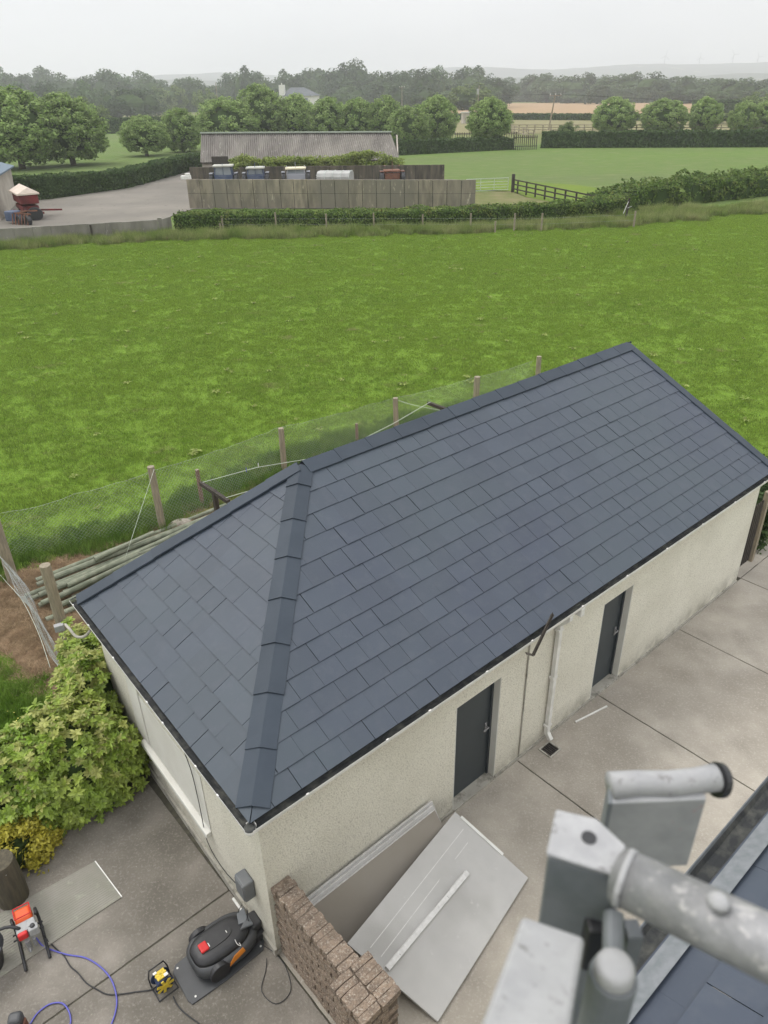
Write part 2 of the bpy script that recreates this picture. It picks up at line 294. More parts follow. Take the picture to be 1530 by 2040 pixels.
sheet('pale_field', [G(200, 236), G(400, 234), G(400, 226), G(200, 228)], .10, M['rough'])
# far hills, a strip of ground rising to an uneven skyline
def hill(name, D, depth, prof, seed):
    mb = MB(); P = [atY(px, py, D) for px, py in prof]; xs = [p.x for p in P]; zs = [p.z for p in P]
    def f(a, b_):
        x = xs[0] + (xs[-1]-xs[0])*a; h = float(np.interp(x, xs, zs))
        k = math.sin(min(1, b_*1.6)*math.pi/2) if b_ < .625 else math.cos((b_-.625)/.375*math.pi/2)
        n = noise.noise(Vector((x/420, seed, b_*2)))*9 + noise.noise(Vector((x/60, seed+5, b_*7)))*4
        return (x, D - depth*.625 + depth*b_, max(-2, (h-3+n)*k - 1))
    mb.grid(f, 260, 24); o = mb.build(name, M['hills'], smooth=True); o['kind'] = 'structure'; return o
hill('hills', 3600, 1500, [(-700, 175), (-200, 165), (200, 152), (330, 147), (450, 146), (560, 148), (700, 150), (770, 142), (850, 134), (960, 131), (1100, 136), (1230, 128), (1350, 126), (1500, 124), (1800, 128), (2300, 150)], 3)
hill('hills', 2300, 900, [(-700, 180), (0, 172), (250, 158), (420, 160), (560, 161), (760, 160), (900, 149), (1060, 151), (1200, 153), (1330, 150), (1450, 147), (1600, 150), (2300, 160)], 11)

# ---- grass -------------------------------------------------------------------
def grass_patch(name, size, n, h0, h1, wd, m, loc, seed, lean=.5, clump=26, cs=.05):
    g = np.random.default_rng(seed)
    ax = g.random((n, 2))*size - size/2
    cc = g.random((clump, 2))*size - size/2
    k = g.integers(0, clump, n); mixr = g.random(n)[:, None] < .55
    ax = np.where(mixr, cc[k] + g.normal(0, size*cs, (n, 2)), ax)
    h = h0 + (h1-h0)*g.random(n)**1.6; h = np.where(mixr[:, 0], h*1.15, h*.8)
    a = g.random(n)*2*np.pi; la = g.random(n)*2*np.pi; ll = h*lean*g.random(n)
    dx = np.cos(a)*wd/2; dy = np.sin(a)*wd/2
    V_ = np.zeros((n, 3, 3)); V_[:, 0, 0] = ax[:, 0]-dx; V_[:, 0, 1] = ax[:, 1]-dy
    V_[:, 1, 0] = ax[:, 0]+dx; V_[:, 1, 1] = ax[:, 1]+dy
    V_[:, 2, 0] = ax[:, 0]+np.cos(la)*ll; V_[:, 2, 1] = ax[:, 1]+np.sin(la)*ll; V_[:, 2, 2] = h
    o = link(name, npmesh(name, V_.reshape(-1, 3), 3, m), loc=loc); o['kind'] = 'stuff'; return o
def scatter(name, src, pts, zscale=None):
    me = bpy.data.meshes.new(name+'_points'); me.from_pydata([tuple(p) for p in pts], [], [])
    o = link(name, me); o['kind'] = 'stuff'
    ng = bpy.data.node_groups.new(name, 'GeometryNodeTree')
    ng.interface.new_socket('Geometry', in_out='INPUT', socket_type='NodeSocketGeometry')
    ng.interface.new_socket('Geometry', in_out='OUTPUT', socket_type='NodeSocketGeometry')
    a = ng.nodes.new('NodeGroupInput'); z_ = ng.nodes.new('NodeGroupOutput'); ip = ng.nodes.new('GeometryNodeInstanceOnPoints')
    oi = ng.nodes.new('GeometryNodeObjectInfo'); oi.inputs['Object'].default_value = src; oi.transform_space = 'ORIGINAL'
    rv = ng.nodes.new('FunctionNodeRandomValue'); rv.data_type = 'FLOAT_VECTOR'; rv.inputs[0].default_value = (0, 0, 0); rv.inputs[1].default_value = (0, 0, 6.28)
    rs = ng.nodes.new('FunctionNodeRandomValue'); rs.data_type = 'FLOAT_VECTOR'; rs.inputs[0].default_value = (.9, .9, .7); rs.inputs[1].default_value = (1.15, 1.15, 1.25); rs.inputs['Seed'].default_value = 3
    l = ng.links.new; l(a.outputs[0], ip.inputs['Points']); l(oi.outputs['Geometry'], ip.inputs['Instance']); l(rv.outputs[0], ip.inputs['Rotation'])
    l(rs.outputs[0], ip.inputs['Scale']); l(ip.outputs[0], z_.inputs[0])
    md = o.modifiers.new('scatter', 'NODES'); md.node_group = ng; return o
gp = []
y = 8.0
while y < 57:
    x = -(.55*y+4)
    while x < .55*y+9:
        px, py = x+random.uniform(-.35, .35), y+random.uniform(-.35, .35); b = toB((px, py, 0))
        hl = np.interp(px, [-60, -24, -14, 15, 31, 60], [43, 49.5, 52.4, 54.5, 60.5, 64])
        if (b[1] > 10.0 or b[0] > 12.6) and b[0] > -6 and py < hl: gp.append((px, py, .03))
        x += 1.25
    y += 1.25
src = grass_patch('grass', 1.8, 6000, .02, .07, .011, M['blade'], B(6, 13, .03), 1, clump=120, cs=.022)
scatter('grass_sward', src, gp)
mb = MB(); gw = random.Random(21)
for k in range(230):
    yy = gw.uniform(11, 50); xx = gw.uniform(-.5*yy, .5*yy+4); b_ = toB((xx, yy, 0))
    if b_[1] < 10.4 and b_[0] < 13: continue
    if gw.random() < .5 and yy > 20: xx += 4*math.sin(yy)
    n_ = gw.randint(5, 9); L0 = gw.uniform(.09, .2)
    for j in range(n_):
        a = j*6.283/n_+gw.uniform(-.4, .4); d = Vector((math.cos(a), math.sin(a), 0)); q = Vector((-d.y, d.x, 0)); L1 = L0*gw.uniform(.7, 1.2); o0 = Vector((xx, yy, .05))
        mb.add([o0, o0+d*L1*.5+q*L1*.2+Z*L1*.45, o0+d*L1+Z*L1*.3, o0+d*L1*.5-q*L1*.2+Z*L1*.45], [(0, 1, 2, 3)])
o = mb.build('dock_weeds', M['ivy']); o['kind'] = 'stuff'
tall = grass_patch('tall_grass', 1.1, 1500, .18, .55, .016, M['tallblade'], (2, 51.6, .03), 2, lean=.7)
tp = []
def along(pts, step, wid, dens):
    res = []
    for a, b_ in zip(pts[:-1], pts[1:]):
        a = Vector(a[:2]); b_ = Vector(b_[:2]); d = b_-a; n = max(1, int(d.length/step)); t = d.normalized(); q = Vector((-t.y, t.x))
        for i in range(n):
            for j in range(dens):
                p = a + d*((i+random.random())/n) + q*random.uniform(-wid, wid); res.append((p.x, p.y))
    return res
for p in along([(-26, 48.2), (-14, 51.3), (0, 51.3), (15, 52.6), (22, 55), (34, 61)], .8, 1.2, 3): tp.append((*p, .03))
for p in along([(12, 56), (18, 56), (24, 58.2)], .7, 1.6, 3): tp.append((*p, .03))
scatter('tall_grass_strip', tall, tp)
verge = grass_patch('verge_grass', .8, 1500, .06, .24, .009, M['vergeblade'], B(5.2, 9.9, .03), 5, lean=.8)
vp = []
for p in along([B(-1.5, 10.3), B(1.2, 9.95), B(3.4, 9.5), B(6.8, 10.0), B(10.2, 9.8), B(12.9, 9.3), B(15, 8.5)], .4, .35, 2): vp.append((*p, .03))
scatter('verge_grass_strip', verge, vp)
lawn = sheet('lawn', [B(-6, 2.5), B(-.9, 2.9), B(-.35, 5.8), B(-.75, 7.4), B(-1.2, 9.5), B(-6, 10)], .006, M['field'])
lp = grass_patch('lawn_grass', 1.0, 6000, .04, .13, .009, M['lawnblade'], B(-1.4, 6.0, .035), 8, lean=.8)
lpts = [tuple(B(u_+random.uniform(-.15, .15), v_+random.uniform(-.15, .15), .035)) for u_ in np.arange(-4.4, -.95, .55) for v_ in np.arange(4.2, 8.6, .55) if u_ < -1.0 - max(0, (v_-6.5))*.25]
scatter('lawn_grass_area', lp, lpts)
mb = MB()
for i in range(60):
    p = B(random.uniform(-2.6, -.9), random.uniform(4.6, 6.6), random.uniform(.08, .14)); mb.lathe(p, [(.002, -.004), (.010, 0), (.010, .003)], 5)
o = mb.build('buttercup_flowers', M['flower']); o['kind'] = 'stuff'
# dead straw ground along the fence
sheet('straw_ground', [B(-1.05, 2.9), B(10.6, 2.9), B(10.6, 9.1), B(6.6, 9.35), B(3.4, 9.15), B(1.7, 9.55), B(.1, 9.7), B(-.9, 9.2), B(-.62, 7.4), B(-.3, 5.8)], .010, M['straw'])
sp_ = grass_patch('straw', 1.0, 2200, .015, .06, .007, M['strawblade'], B(.2, 7.0, .04), 9, lean=3.5)
spp = [tuple(B(u_, v_, .04)) for u_ in np.arange(-.3, 7, .55) for v_ in np.arange(5.6, 9.2, .5) if u_ > .2 or v_ > 5.6]
scatter('straw_litter', sp_, spp)

# ---- foliage helpers ---------------------------------------------------------
def cards(C, size, g, asp=.6, up=.3, outn=None):
    """n leaf-shaped quads at C; normals random, leaning outwards"""
    n = len(C); nn = g.normal(0, 1, (n, 3))
    if outn is not None: nn = nn*.75 + outn*1.1
    nn[:, 2] += up; nn /= np.linalg.norm(nn, axis=1)[:, None]
    t = g.normal(0, 1, (n, 3)); t -= (t*nn).sum(1)[:, None]*nn; t /= np.linalg.norm(t, axis=1)[:, None]
    b_ = np.cross(nn, t); s = (size*(.6+.8*g.random(n)))[:, None]
    V_ = np.stack([C - t*s, C + b_*s*asp, C + t*s, C - b_*s*asp], 1); return V_.reshape(-1, 3)
def crown_mesh(name, seed, n=6500, clumps=70, leaf=.05, m='crown', egg=0., rag=.10, cr=.17):
    g = np.random.default_rng(seed); d = g.normal(0, 1, (clumps, 3)); d /= np.linalg.norm(d, axis=1)[:, None]
    d[:, 2] = np.where(d[:, 2] < -.92, -d[:, 2], d[:, 2])
    cc = d*(.80 + g.random(clumps)[:, None]*rag*1.6 - rag*.3)
    cc[:, :2] *= (1 - egg*cc[:, 2])[:, None]
    k = g.integers(0, clumps, n); e = g.normal(0, 1, (n, 3)); e /= np.linalg.norm(e, axis=1)[:, None]
    C = cc[k] + e*(cr*(.45+.55*g.random(n)**.5))[:, None]
    outn = e*.7 + d[k]*.6
    return npmesh(name, cards(C, leaf, g, outn=outn), 4, M[m])
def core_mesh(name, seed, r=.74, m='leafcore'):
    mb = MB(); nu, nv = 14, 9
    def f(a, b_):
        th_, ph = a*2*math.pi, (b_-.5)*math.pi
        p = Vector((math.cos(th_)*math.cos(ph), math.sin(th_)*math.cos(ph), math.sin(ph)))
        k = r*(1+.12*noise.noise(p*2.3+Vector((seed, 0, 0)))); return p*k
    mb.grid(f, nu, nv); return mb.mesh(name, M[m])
def trunk_mesh(name, seed, h, r, spread):
    g = random.Random(seed); mb = MB()
    mb.tube([(0, 0, -.1), (.02*h, 0, h*.3), (0, .02*h, h*.6)], [r*1.3, r, r*.7], 7)
    for k in range(5):
        a = k*1.26+g.random(); q = (math.cos(a)*spread, math.sin(a)*spread, h*(.8+.3*g.random()))
        mb.tube([(0, 0, h*.42), (q[0]*.45, q[1]*.45, h*.62), q], [r*.6, r*.4, r*.15], 5)
    return mb.mesh(name, M['bark'])
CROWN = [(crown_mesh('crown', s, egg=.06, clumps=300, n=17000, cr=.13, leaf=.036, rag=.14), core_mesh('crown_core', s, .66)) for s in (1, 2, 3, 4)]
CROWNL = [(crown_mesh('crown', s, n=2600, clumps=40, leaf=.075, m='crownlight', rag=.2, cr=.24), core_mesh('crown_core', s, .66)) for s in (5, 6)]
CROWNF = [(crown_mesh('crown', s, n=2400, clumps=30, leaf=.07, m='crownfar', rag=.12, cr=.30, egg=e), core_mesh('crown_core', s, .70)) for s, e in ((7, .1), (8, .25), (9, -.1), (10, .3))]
TRUNK = trunk_mesh('trunk', 1, 1., .035, .28)
def tree(P, h, wd, lib, label, group=None, base=.24, name='broadleaf_tree', cat='tree', k=None):
    t = E(name, P, random.uniform(0, 6.28), label, cat, group)
    cm, co = lib[random.randrange(len(lib)) if k is None else k]
    c = link('crown', cm, t, (0, 0, h*(base+1)/2)); c.scale = (wd/2, wd/2, h*(1-base)/2)
    d = link('crown_core', co, t, (0, 0, h*(base+1)/2)); d.scale = c.scale
    s = link('trunk', TRUNK, t); s.scale = (wd*.9, wd*.9, h*.8)
    return t
# row of clipped-looking round trees: centre px, top py, width px, base py, description
mid = [(35, 178, 178, 338, 'large dense green tree cut by the left edge of the picture, behind the yard hedge', .03),
 (140, 190, 150, 331, 'large dense green tree behind the yard hedge, second from the left edge', .03),
 (288, 233, 97, 312, 'small round green tree standing apart in the pasture left of the barn', .06),
 (362, 218, 82, 304, 'narrow green tree just left of the barn, beside the small round one', .0),
 (450, 197, 124, 296, 'broad round tree rising over the left end of the barn roof', .0),
 (522, 171, 108, 290, 'tallest tree behind the barn, left of the house with the white chimney', .0),
 (592, 190, 84, 288, 'green tree behind the barn, right below the house with the white chimney', .0),
 (655, 196, 92, 288, 'green tree behind the middle of the barn roof', .0),
 (714, 198, 78, 288, 'green tree behind the barn, third from the barn roof\'s right end', .0),
 (768, 194, 78, 288, 'green tree behind the right end of the barn roof', .0),
 (814, 214, 84, 296, 'lower green tree just right of the barn, in front of a taller one', .0),
 (866, 192, 92, 288, 'tall round tree at the right end of the row behind the barn', .0),
 (975, 197, 88, 298, 'lone round tree with a visible trunk beside the slatted field gate', .16),
 (1225, 196, 86, 268, 'round tree beyond the long hedge, first right of the utility pole', .0),
 (1322, 199, 93, 268, 'widest round tree beyond the long hedge at the right, second of four', .0),
 (1406, 195, 64, 266, 'narrow round tree beyond the long hedge, third from the utility pole', .0),
 (1484, 203, 60, 267, 'round tree beyond the long hedge, close to the right edge of the picture', .0),
 (1530, 201, 66, 266, 'round tree cut by the right edge of the picture, beyond the long hedge', .0)]
for i, (cx, ty, wx, by, lab, bs_) in enumerate(mid):
    P = G(cx, by); P.y += 1.5; dep = float((np.array([P.x, P.y, 0])-CAM) @ FW)
    tree(P, topz(P, cx, ty)+.15, wx*dep/FPX*1.03, CROWN, lab, 'round trees in rows beyond the farmyard', bs_, k=i % 4)
for cx, ty, wx, by, lab in [(232, 183, 52, 226, 'small round tree far beyond the pasture, left of the dark far hedge'), (320, 176, 48, 226, 'dark round tree in a pair standing before the dark far hedge'),
        (352, 173, 52, 226, 'light green tree, right one of the pair before the dark far hedge'), (412, 179, 46, 232, 'small pale tree beside the slim far pole left of the barn'),
        (180, 196, 80, 262, 'pale loose bush-like tree behind the second large tree at left'), (935, 168, 88, 228, 'tall pale hazy tree behind the lone tree by the gate'),
        (1129, 244, 40, 276, 'scrubby bush with bare twigs standing in the long hedge below the pole'), (1425, 222, 60, 246, 'pale green tree in front of the far wood at the right'), (1510, 186, 70, 232, 'pale green tree in front of the far wood at the right edge')]:
    P = G(cx, by); dep = float((np.array([P.x, P.y, 0])-CAM) @ FW)
    tree(P, topz(P, cx, ty), wx*dep/FPX, CROWNL, lab, None, .08)
# belts of hazy far trees: (px range, top profile, base py, count)
ORD = 'first second third fourth fifth sixth seventh eighth ninth tenth eleventh twelfth thirteenth fourteenth fifteenth sixteenth seventeenth eighteenth nineteenth twentieth'.split()
def ordn(i): return ORD[i] if i < 20 else ('%d%s' % (i+1, {1: 'st', 2: 'nd', 3: 'rd'}.get((i+1) % 10, 'th')))
def belt(xs, tops, by, n, wpx, label, group, seed, lib=CROWNF, jit=11):
    g = random.Random(seed)
    for i in range(n):
        px = xs[0] + (xs[-1]-xs[0])*(i+g.uniform(.1, .9))/n; ty = float(np.interp(px, xs, tops)) + g.uniform(-jit*.5, jit)
        b_ = by + g.uniform(-3.5, 2.5); P = G(px, b_); dep = float((np.array([P.x, P.y, 0])-CAM) @ FW)
        tree(P, topz(P, px, ty), wpx*g.uniform(.85, 1.55)*dep/FPX, lib, label+', '+ordn(i)+' from left', group, -.05)
belt([-60, 0, 60, 100, 150, 210, 232, 260], [130, 136, 150, 130, 152, 150, 138, 158], 222, 16, 70, 'dull hazy tree in the wood at far left', 'trees of the far wood at the left', 1)
belt([-60, 300], [165, 170], 236, 11, 57, 'lower hazy tree before the far left wood', 'lower trees in front of the far left wood', 2)
belt([255, 290, 340, 400, 450, 490, 520, 560], [152, 150, 160, 162, 165, 134, 152, 165], 219, 14, 57, 'hazy tree behind the dark far hedge', 'trees of the wood behind the dark far hedge', 3)
belt([560, 600, 640, 680, 720, 760, 780, 820, 870, 910, 950, 985], [146, 150, 140, 134, 124, 140, 150, 138, 136, 140, 134, 150], 214, 20, 59, 'tall hazy tree behind the far house', 'trees of the wood behind the far house', 4)
belt([580, 980], [172, 172], 219, 11, 52, 'lower hazy tree behind the far house', 'lower trees before the wood behind the far house', 5)
belt([985, 1040, 1100, 1160, 1250, 1300, 1340, 1400, 1450, 1500, 1560, 1640], [152, 150, 146, 148, 144, 152, 160, 156, 160, 158, 160, 160], 203, 27, 59, 'hazy tree in the long wood beyond the stubble field', 'trees of the long wood beyond the stubble field', 6)
belt([985, 1640], [172, 176], 206, 19, 52, 'lower hazy tree edging the long wood beyond stubble', 'lower trees at the edge of the long wood', 7)
belt([-100, 1640], [166, 158], 196, 46, 26, 'tiny hazy tree on the lowland before the hills', 'tiny far trees before the hills', 8, jit=5)
# ---- hedges ------------------------------------------------------------------
def hedge(name, pts, wd, ht, label, m='hedge', leaf=.09, dens=120, seed=0, wob=.12, cat='hedge', z0=0.):
    g = np.random.default_rng(seed); root = E(name, (pts[0][0], pts[0][1], z0), 0, label, cat); core = MB(); allC = []; allN = []
    o3 = Vector((pts[0][0], pts[0][1], 0)); hts = ht if isinstance(ht, (list, tuple)) else [ht]*len(pts)
    for i, (a, b_) in enumerate(zip(pts[:-1], pts[1:])):
        a = Vector((a[0], a[1], 0))-o3; b_ = Vector((b_[0], b_[1], 0))-o3; d = b_-a; L_ = d.length; t = d.normalized(); q = Vector((-t.y, t.x, 0))
        h_ = (hts[i]+hts[i+1])/2
        sg = max(1, int(L_/1.2))
        for s_ in range(sg):
            f0, f1 = s_/sg, (s_+1)/sg; hh = hts[i]+(hts[i+1]-hts[i])*(f0+f1)/2 - .12 - .1*random.random()
            core.beam(a+d*f0+Z*hh/2, a+d*f1+Z*hh/2, wd-.22-.1*random.random(), hh)
        n = int(L_*(2*h_+wd)*dens); s = g.random(n)*L_; per = g.random(n)*(2*h_+wd)
        side = np.where(per < h_, -1, np.where(per > h_+wd, 1, 0))
        y_ = np.where(side == 0, per-h_-wd/2, side*wd/2); hl = np.interp(s, [0, L_], [hts[i], hts[i+1]])
        z_ = np.where(side < 0, per/h_*hl, np.where(side > 0, (2*h_+wd-per)/h_*hl, hl))
        bump_ = np.array([noise.noise(Vector((float(s[j]+i*37)*.9, float(y_[j]+z_[j])*1.2, seed*7.7))) for j in range(n)])*wob*2
        y_ = y_*(1+0*bump_) + np.sign(side)*bump_ + g.normal(0, .04, n); z_ = z_ + np.where(side == 0, bump_, 0)*1.2 + g.normal(0, .04, n)
        C = np.outer(s, t) + np.outer(y_, q) + np.outer(z_, Z) + np.array(a)
        nn = np.outer(side, q) + np.outer(side == 0, Z); allC.append(C); allN.append(nn)
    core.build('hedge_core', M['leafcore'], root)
    C = np.concatenate(allC); nn = np.concatenate(allN)
    o = link('foliage', npmesh('foliage', cards(C, leaf, g, outn=nn), 4, M[m]), root); o['kind'] = 'stuff'; return root
hedge('hedge', [(-13.8, 54.3), (-6, 54.0), (2, 53.9), (8, 54.3), (14.6, 55.6), (18.2, 57.3)], 1.5, [1.15, 1.05, 1.05, 1.1, 1.15, 1.2], 'clipped hedge behind the post and wire fence, in front of the concrete silage wall', seed=1, dens=170, leaf=.085)
hedge('hedge', [(16.6, 59.5), (20, 61.5), (26, 64.6), (34, 68.5), (48, 75)], 3.4, [1.1, 1.5, 1.55, 1.6, 1.6], 'wide overgrown hedge with long grass at its foot, right side of the field', seed=2, dens=100, leaf=.11, wob=.32)
hedge('hedge', [G(-260, 425), G(60, 399), G(240, 376), G(330, 352), G(398, 333)], 1.6, [2.1, 2.0, 1.6, 1.7, 1.6], 'tall dark clipped hedge along the back of the concrete farmyard', 'hedgedk', seed=3, dens=110, leaf=.12)
hedge('hedge', [G(1078, 294), G(1300, 293), G(1560, 292), G(1750, 290)], 2.2, 2.1, 'long dark clipped hedge across the far side of the meadow', 'hedgedk', seed=4, dens=45, leaf=.2)
hedge('hedge', [G(780, 309), G(900, 303), G(1018, 297)], 2.0, [1.9, 1.7, 1.5], 'dark clipped hedge between the barn and the slatted field gate', 'hedgedk', seed=5, dens=50, leaf=.18)
hedge('hedge', [G(150, 268), G(345, 262), G(420, 262)], 3, 3.3, 'high dark hedge across the pasture behind the small round tree', 'hedgedk', seed=6, dens=22, leaf=.3)
hedge('hedge', [G(255, 226), G(400, 223)], 6, 6.5, 'very dark far hedge behind the pair of small trees', 'hedgedk', seed=7, dens=7, leaf=.6)
hedge('hedge', [G(905, 238), G(1200, 240), G(1480, 242), G(1650, 243)], 3, 1.5, 'low dark hedge between the tan field and the stubble field', 'hedgedk', seed=8, dens=16, leaf=.35)
hedge('hedge', [G(1380, 226), G(1650, 226)], 4, 3.6, 'pale far hedge line at the right behind the round trees', 'hedgedk', seed=9, dens=8, leaf=.5)
# ================================================================== YARD SLABS
yard = E('yard', O, TH, kind='structure')
sub = MB(); sub.prism([(-9, -9), (13.5, -9), (13.5, .02), (10.3, .3), (0, .3), (.2, 3.2), (-.6, 3.6), (-9, 3.6)], -.12, .012); o = sub.build('slab_joint_bed', M['joint'], yard)
def slab(pts, m, jit=.003, nseg=14):
    """concrete slab with slightly ragged edges and its top dipping at the arris"""
    g = random.Random(len(pts)*7+int(pts[0][0]*31)); P = []
    for i in range(len(pts)):
        a = Vector(pts[i]); b_ = Vector(pts[(i+1) % len(pts)]); n = max(2, int((b_-a).length/.12))
        nn = Vector((-(b_-a).y, (b_-a).x)).normalized()
        for k in range(n): P.append(a+(b_-a)*k/n + nn*(abs(g.gauss(0, jit))))
    mb = MB(); mb.prism([tuple(p) for p in P], 0, .022); return mb.build('concrete_slab', m, yard, bevel=.004, seg=1)
J = .0065
FR = [-9, .0, 3.95, 5.84, 8.18, 10.4, 13.4]
for i, (a, b_) in enumerate(zip(FR[:-1], FR[1:])):
    if i == 0: continue
    slab([(a+J, -2.62+J), (b_-J, -2.62+J), (b_-J, -.005), (a+J, -.005)], M['conc'])
    slab([(a+J, -8.9), (b_-J, -8.9), (b_-J, -2.62-J), (a+J, -2.62-J)], M['conc'])
slab([(10.4+J, .005), (13.4-J, .005), (13.4-J, .9), (10.4+J, .9)], M['conc'])
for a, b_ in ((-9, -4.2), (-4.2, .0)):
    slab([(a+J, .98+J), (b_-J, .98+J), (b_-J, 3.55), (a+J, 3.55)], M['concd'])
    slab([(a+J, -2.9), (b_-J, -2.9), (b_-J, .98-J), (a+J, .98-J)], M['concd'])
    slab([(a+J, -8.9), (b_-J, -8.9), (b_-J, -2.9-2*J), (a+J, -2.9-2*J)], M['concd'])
ZY = .022
# ================================================================== THE SHED
shed = E('shed', O, TH, 'long low shed with new dark slate hipped roof and cream roughcast walls, in the foreground', 'shed')
HE, HR, VR, LL, WW, OV = 2.33, 3.863, 2.967, 10.21, 4.19, .199
v2 = Vector((.0376, .9993, 0)); Bc = v2*WW
A_ = Vector((-OV, -OV, HE)); B_ = Vector((-OV, 0, HE)) + v2*(WW+OV); R1 = Vector((2.798, VR, HR)); R2 = Vector((LL+.12, VR, HR)); V_r = Vector((LL+.12, -OV, HE)); V_b = Vector((LL+.12, B_.y, HE))
doors = [(2.69, 3.49, 1.80, 'grey shed door nearest the leaning boards'), (5.64, 6.38, 1.80, 'grey shed door further from the camera, right of the downpipe')]
def wall_with_holes():
    mb = MB(); x = 0.; T = 2.41
    for a, b_, h, _ in doors:
        mb.add([(x, 0, 0), (a, 0, 0), (a, 0, T), (x, 0, T)], [(0, 1, 2, 3)]); mb.add([(a, 0, h), (b_, 0, h), (b_, 0, T), (a, 0, T)], [(0, 1, 2, 3)]); x = b_
    mb.add([(x, 0, 0), (LL, 0, 0), (LL, 0, T), (x, 0, T)], [(0, 1, 2, 3)])
    mb.add([(.15, .2, 0), (LL-.1, .2, 0), (LL-.1, .2, 2.3), (.15, .2, 2.3)], [(3, 2, 1, 0)])
    return mb
wall_with_holes().build('wall', M['dash'], shed)
mb = MB(); mb.prism([(0, 0), (.2, .2), (.2+Bc.x, Bc.y), (Bc.x, Bc.y)], 0, 2.40); mb.build('wall', M['dash'], shed)
mb = MB(); mb.prism([(LL-.2, .002), (LL-.002, .002), (LL-.002, WW-.1), (LL-.2, WW-.1)], 0, 2.41)
mb.hexa([(LL-.004, .01, 2.41), (LL-.004, WW-.1, 2.41), (LL-.004, VR, HR-.08)], (-.19, 0, 0)); mb.build('wall', M['dash'], shed)
mb = MB(); mb.box((LL/2, WW-.1, 1.2), (LL-.4, .2, 2.4)); mb.build('wall', M['dash'], shed)
mb = MB()
x = .0
for a, b_ in ((0.0, 2.69), (3.49, 5.64), (6.38, LL)): mb.box(((a+b_)/2, -.012, .035), (b_-a, .022, .07))
mb.build('plinth', M['plinth'], shed)
mb = MB(); mb.prism([(-.035, -.02), (-.002, -.02), (Bc.x-.002, Bc.y), (Bc.x-.035, Bc.y)], 0, .13); mb.build('plinth', M['plinth'], shed)
for a, b_, h, lab in doors:
    mb = MB(); d = .125
    mb.box((a-.001, d/2+.001, h/2), (.03, d, h)); mb.box((b_+.001, d/2+.001, h/2), (.03, d, h)); mb.box(((a+b_)/2, d/2+.001, h+.01), (b_-a+.03, d, .03))
    mb.build('door_reveal', M['render'], shed)
    D = E('door', (0, 0, 0), 0, None); D.parent = shed; D['label'] = lab
    mb = MB(); mb.box(((a+b_)/2, d+.02, .9), (b_-a-.03, .04, 1.80)); mb.build('door_leaf', M['door'], D, bevel=.004)
    mb = MB()
    for xx in (a+.028, b_-.028): mb.box((xx, d-.012, .9), (.035, .03, 1.79))
    mb.box(((a+b_)/2, d-.012, 1.765), (b_-a-.1, .03, .04)); mb.build('door_frame', M['door'], D, bevel=.003)
    mb = MB(); mb.box((b_-.10, d-.006, .93), (.035, .012, .16)); mb.tube([(b_-.10, d-.01, .96), (b_-.10, d-.055, .96), (b_-.20, d-.058, .96)], .011, 8)
    mb.lathe((b_-.10, d-.012, .885), [(.009, -.008), (.009, .008)], 8); mb.build('handle', M['galv'], D, smooth=False, bevel=.002)
    mb = MB(); mb.box(((a+b_)/2, .07, .03), (b_-a-.02, .19, .045)); mb.build('threshold', M['plinth'], shed, bevel=.006)
# window band and sill in the end wall
def H2(y, x=0., z=0.): return Vector((0, 0, z)) + v2*y + Vector((x, 0, 0))
mb = MB()
for q in ((2.95, 3.2),): mb.hexa([H2(q[0], -.022, .75), H2(q[1]+.1, -.022, .75), H2(q[1]+.1, -.022, 1.9), H2(q[0], -.022, 1.9)], (.02, 0, 0))
mb.hexa([H2(1.3, -.008, .72), H2(2.95, -.008, .72), H2(2.95, -.008, 1.6), H2(1.3, -.008, 1.6)], (.006, 0, 0))
win = mb.build('window_surround', M['render'], shed, bevel=.004)
mb = MB(); mb.hexa([H2(1.3, -.07, .62), H2(3.15, -.07, .62), H2(3.15, -.07, .69), H2(1.3, -.07, .69)], (.07, 0, .012)); mb.build('window_sill', M['render'], shed, bevel=.008)
# roof
roof = E('roof'); roof.parent = shed
def clip(poly, a, b_, c):                 # keep a*s+b*t<=c
    res = []
    for i in range(len(poly)):
        p, q = poly[i], poly[(i+1) % len(poly)]; dp = a*p[0]+b_*p[1]-c; dq = a*q[0]+b_*q[1]-c
        if dp <= 0: res.append(p)
        if dp*dq < 0: k = dp/(dp-dq); res.append((p[0]+(q[0]-p[0])*k, p[1]+(q[1]-p[1])*k))
    return res
def plane(P0, sd, poly):
    sd = sd.normalized(); n = None
    q = [Vector(p)-P0 for p in poly]; n = max((q[i].cross(q[j]) for i in range(len(q)) for j in range(i+1, len(q))), key=lambda x: x.length).normalized()
    if n.z < 0: n = -n
    td = n.cross(sd).normalized(); 
    if td.z < 0: td = -td; sd = -sd
    Mx = Matrix((( sd.x, td.x, n.x, P0.x), (sd.y, td.y, n.y, P0.y), (sd.z, td.z, n.z, P0.z), (0, 0, 0, 1)))
    pl = [(a.dot(sd), a.dot(td)) for a in q]
    if area(pl, 0) < 0: pl = pl[::-1]
    return Mx, pl
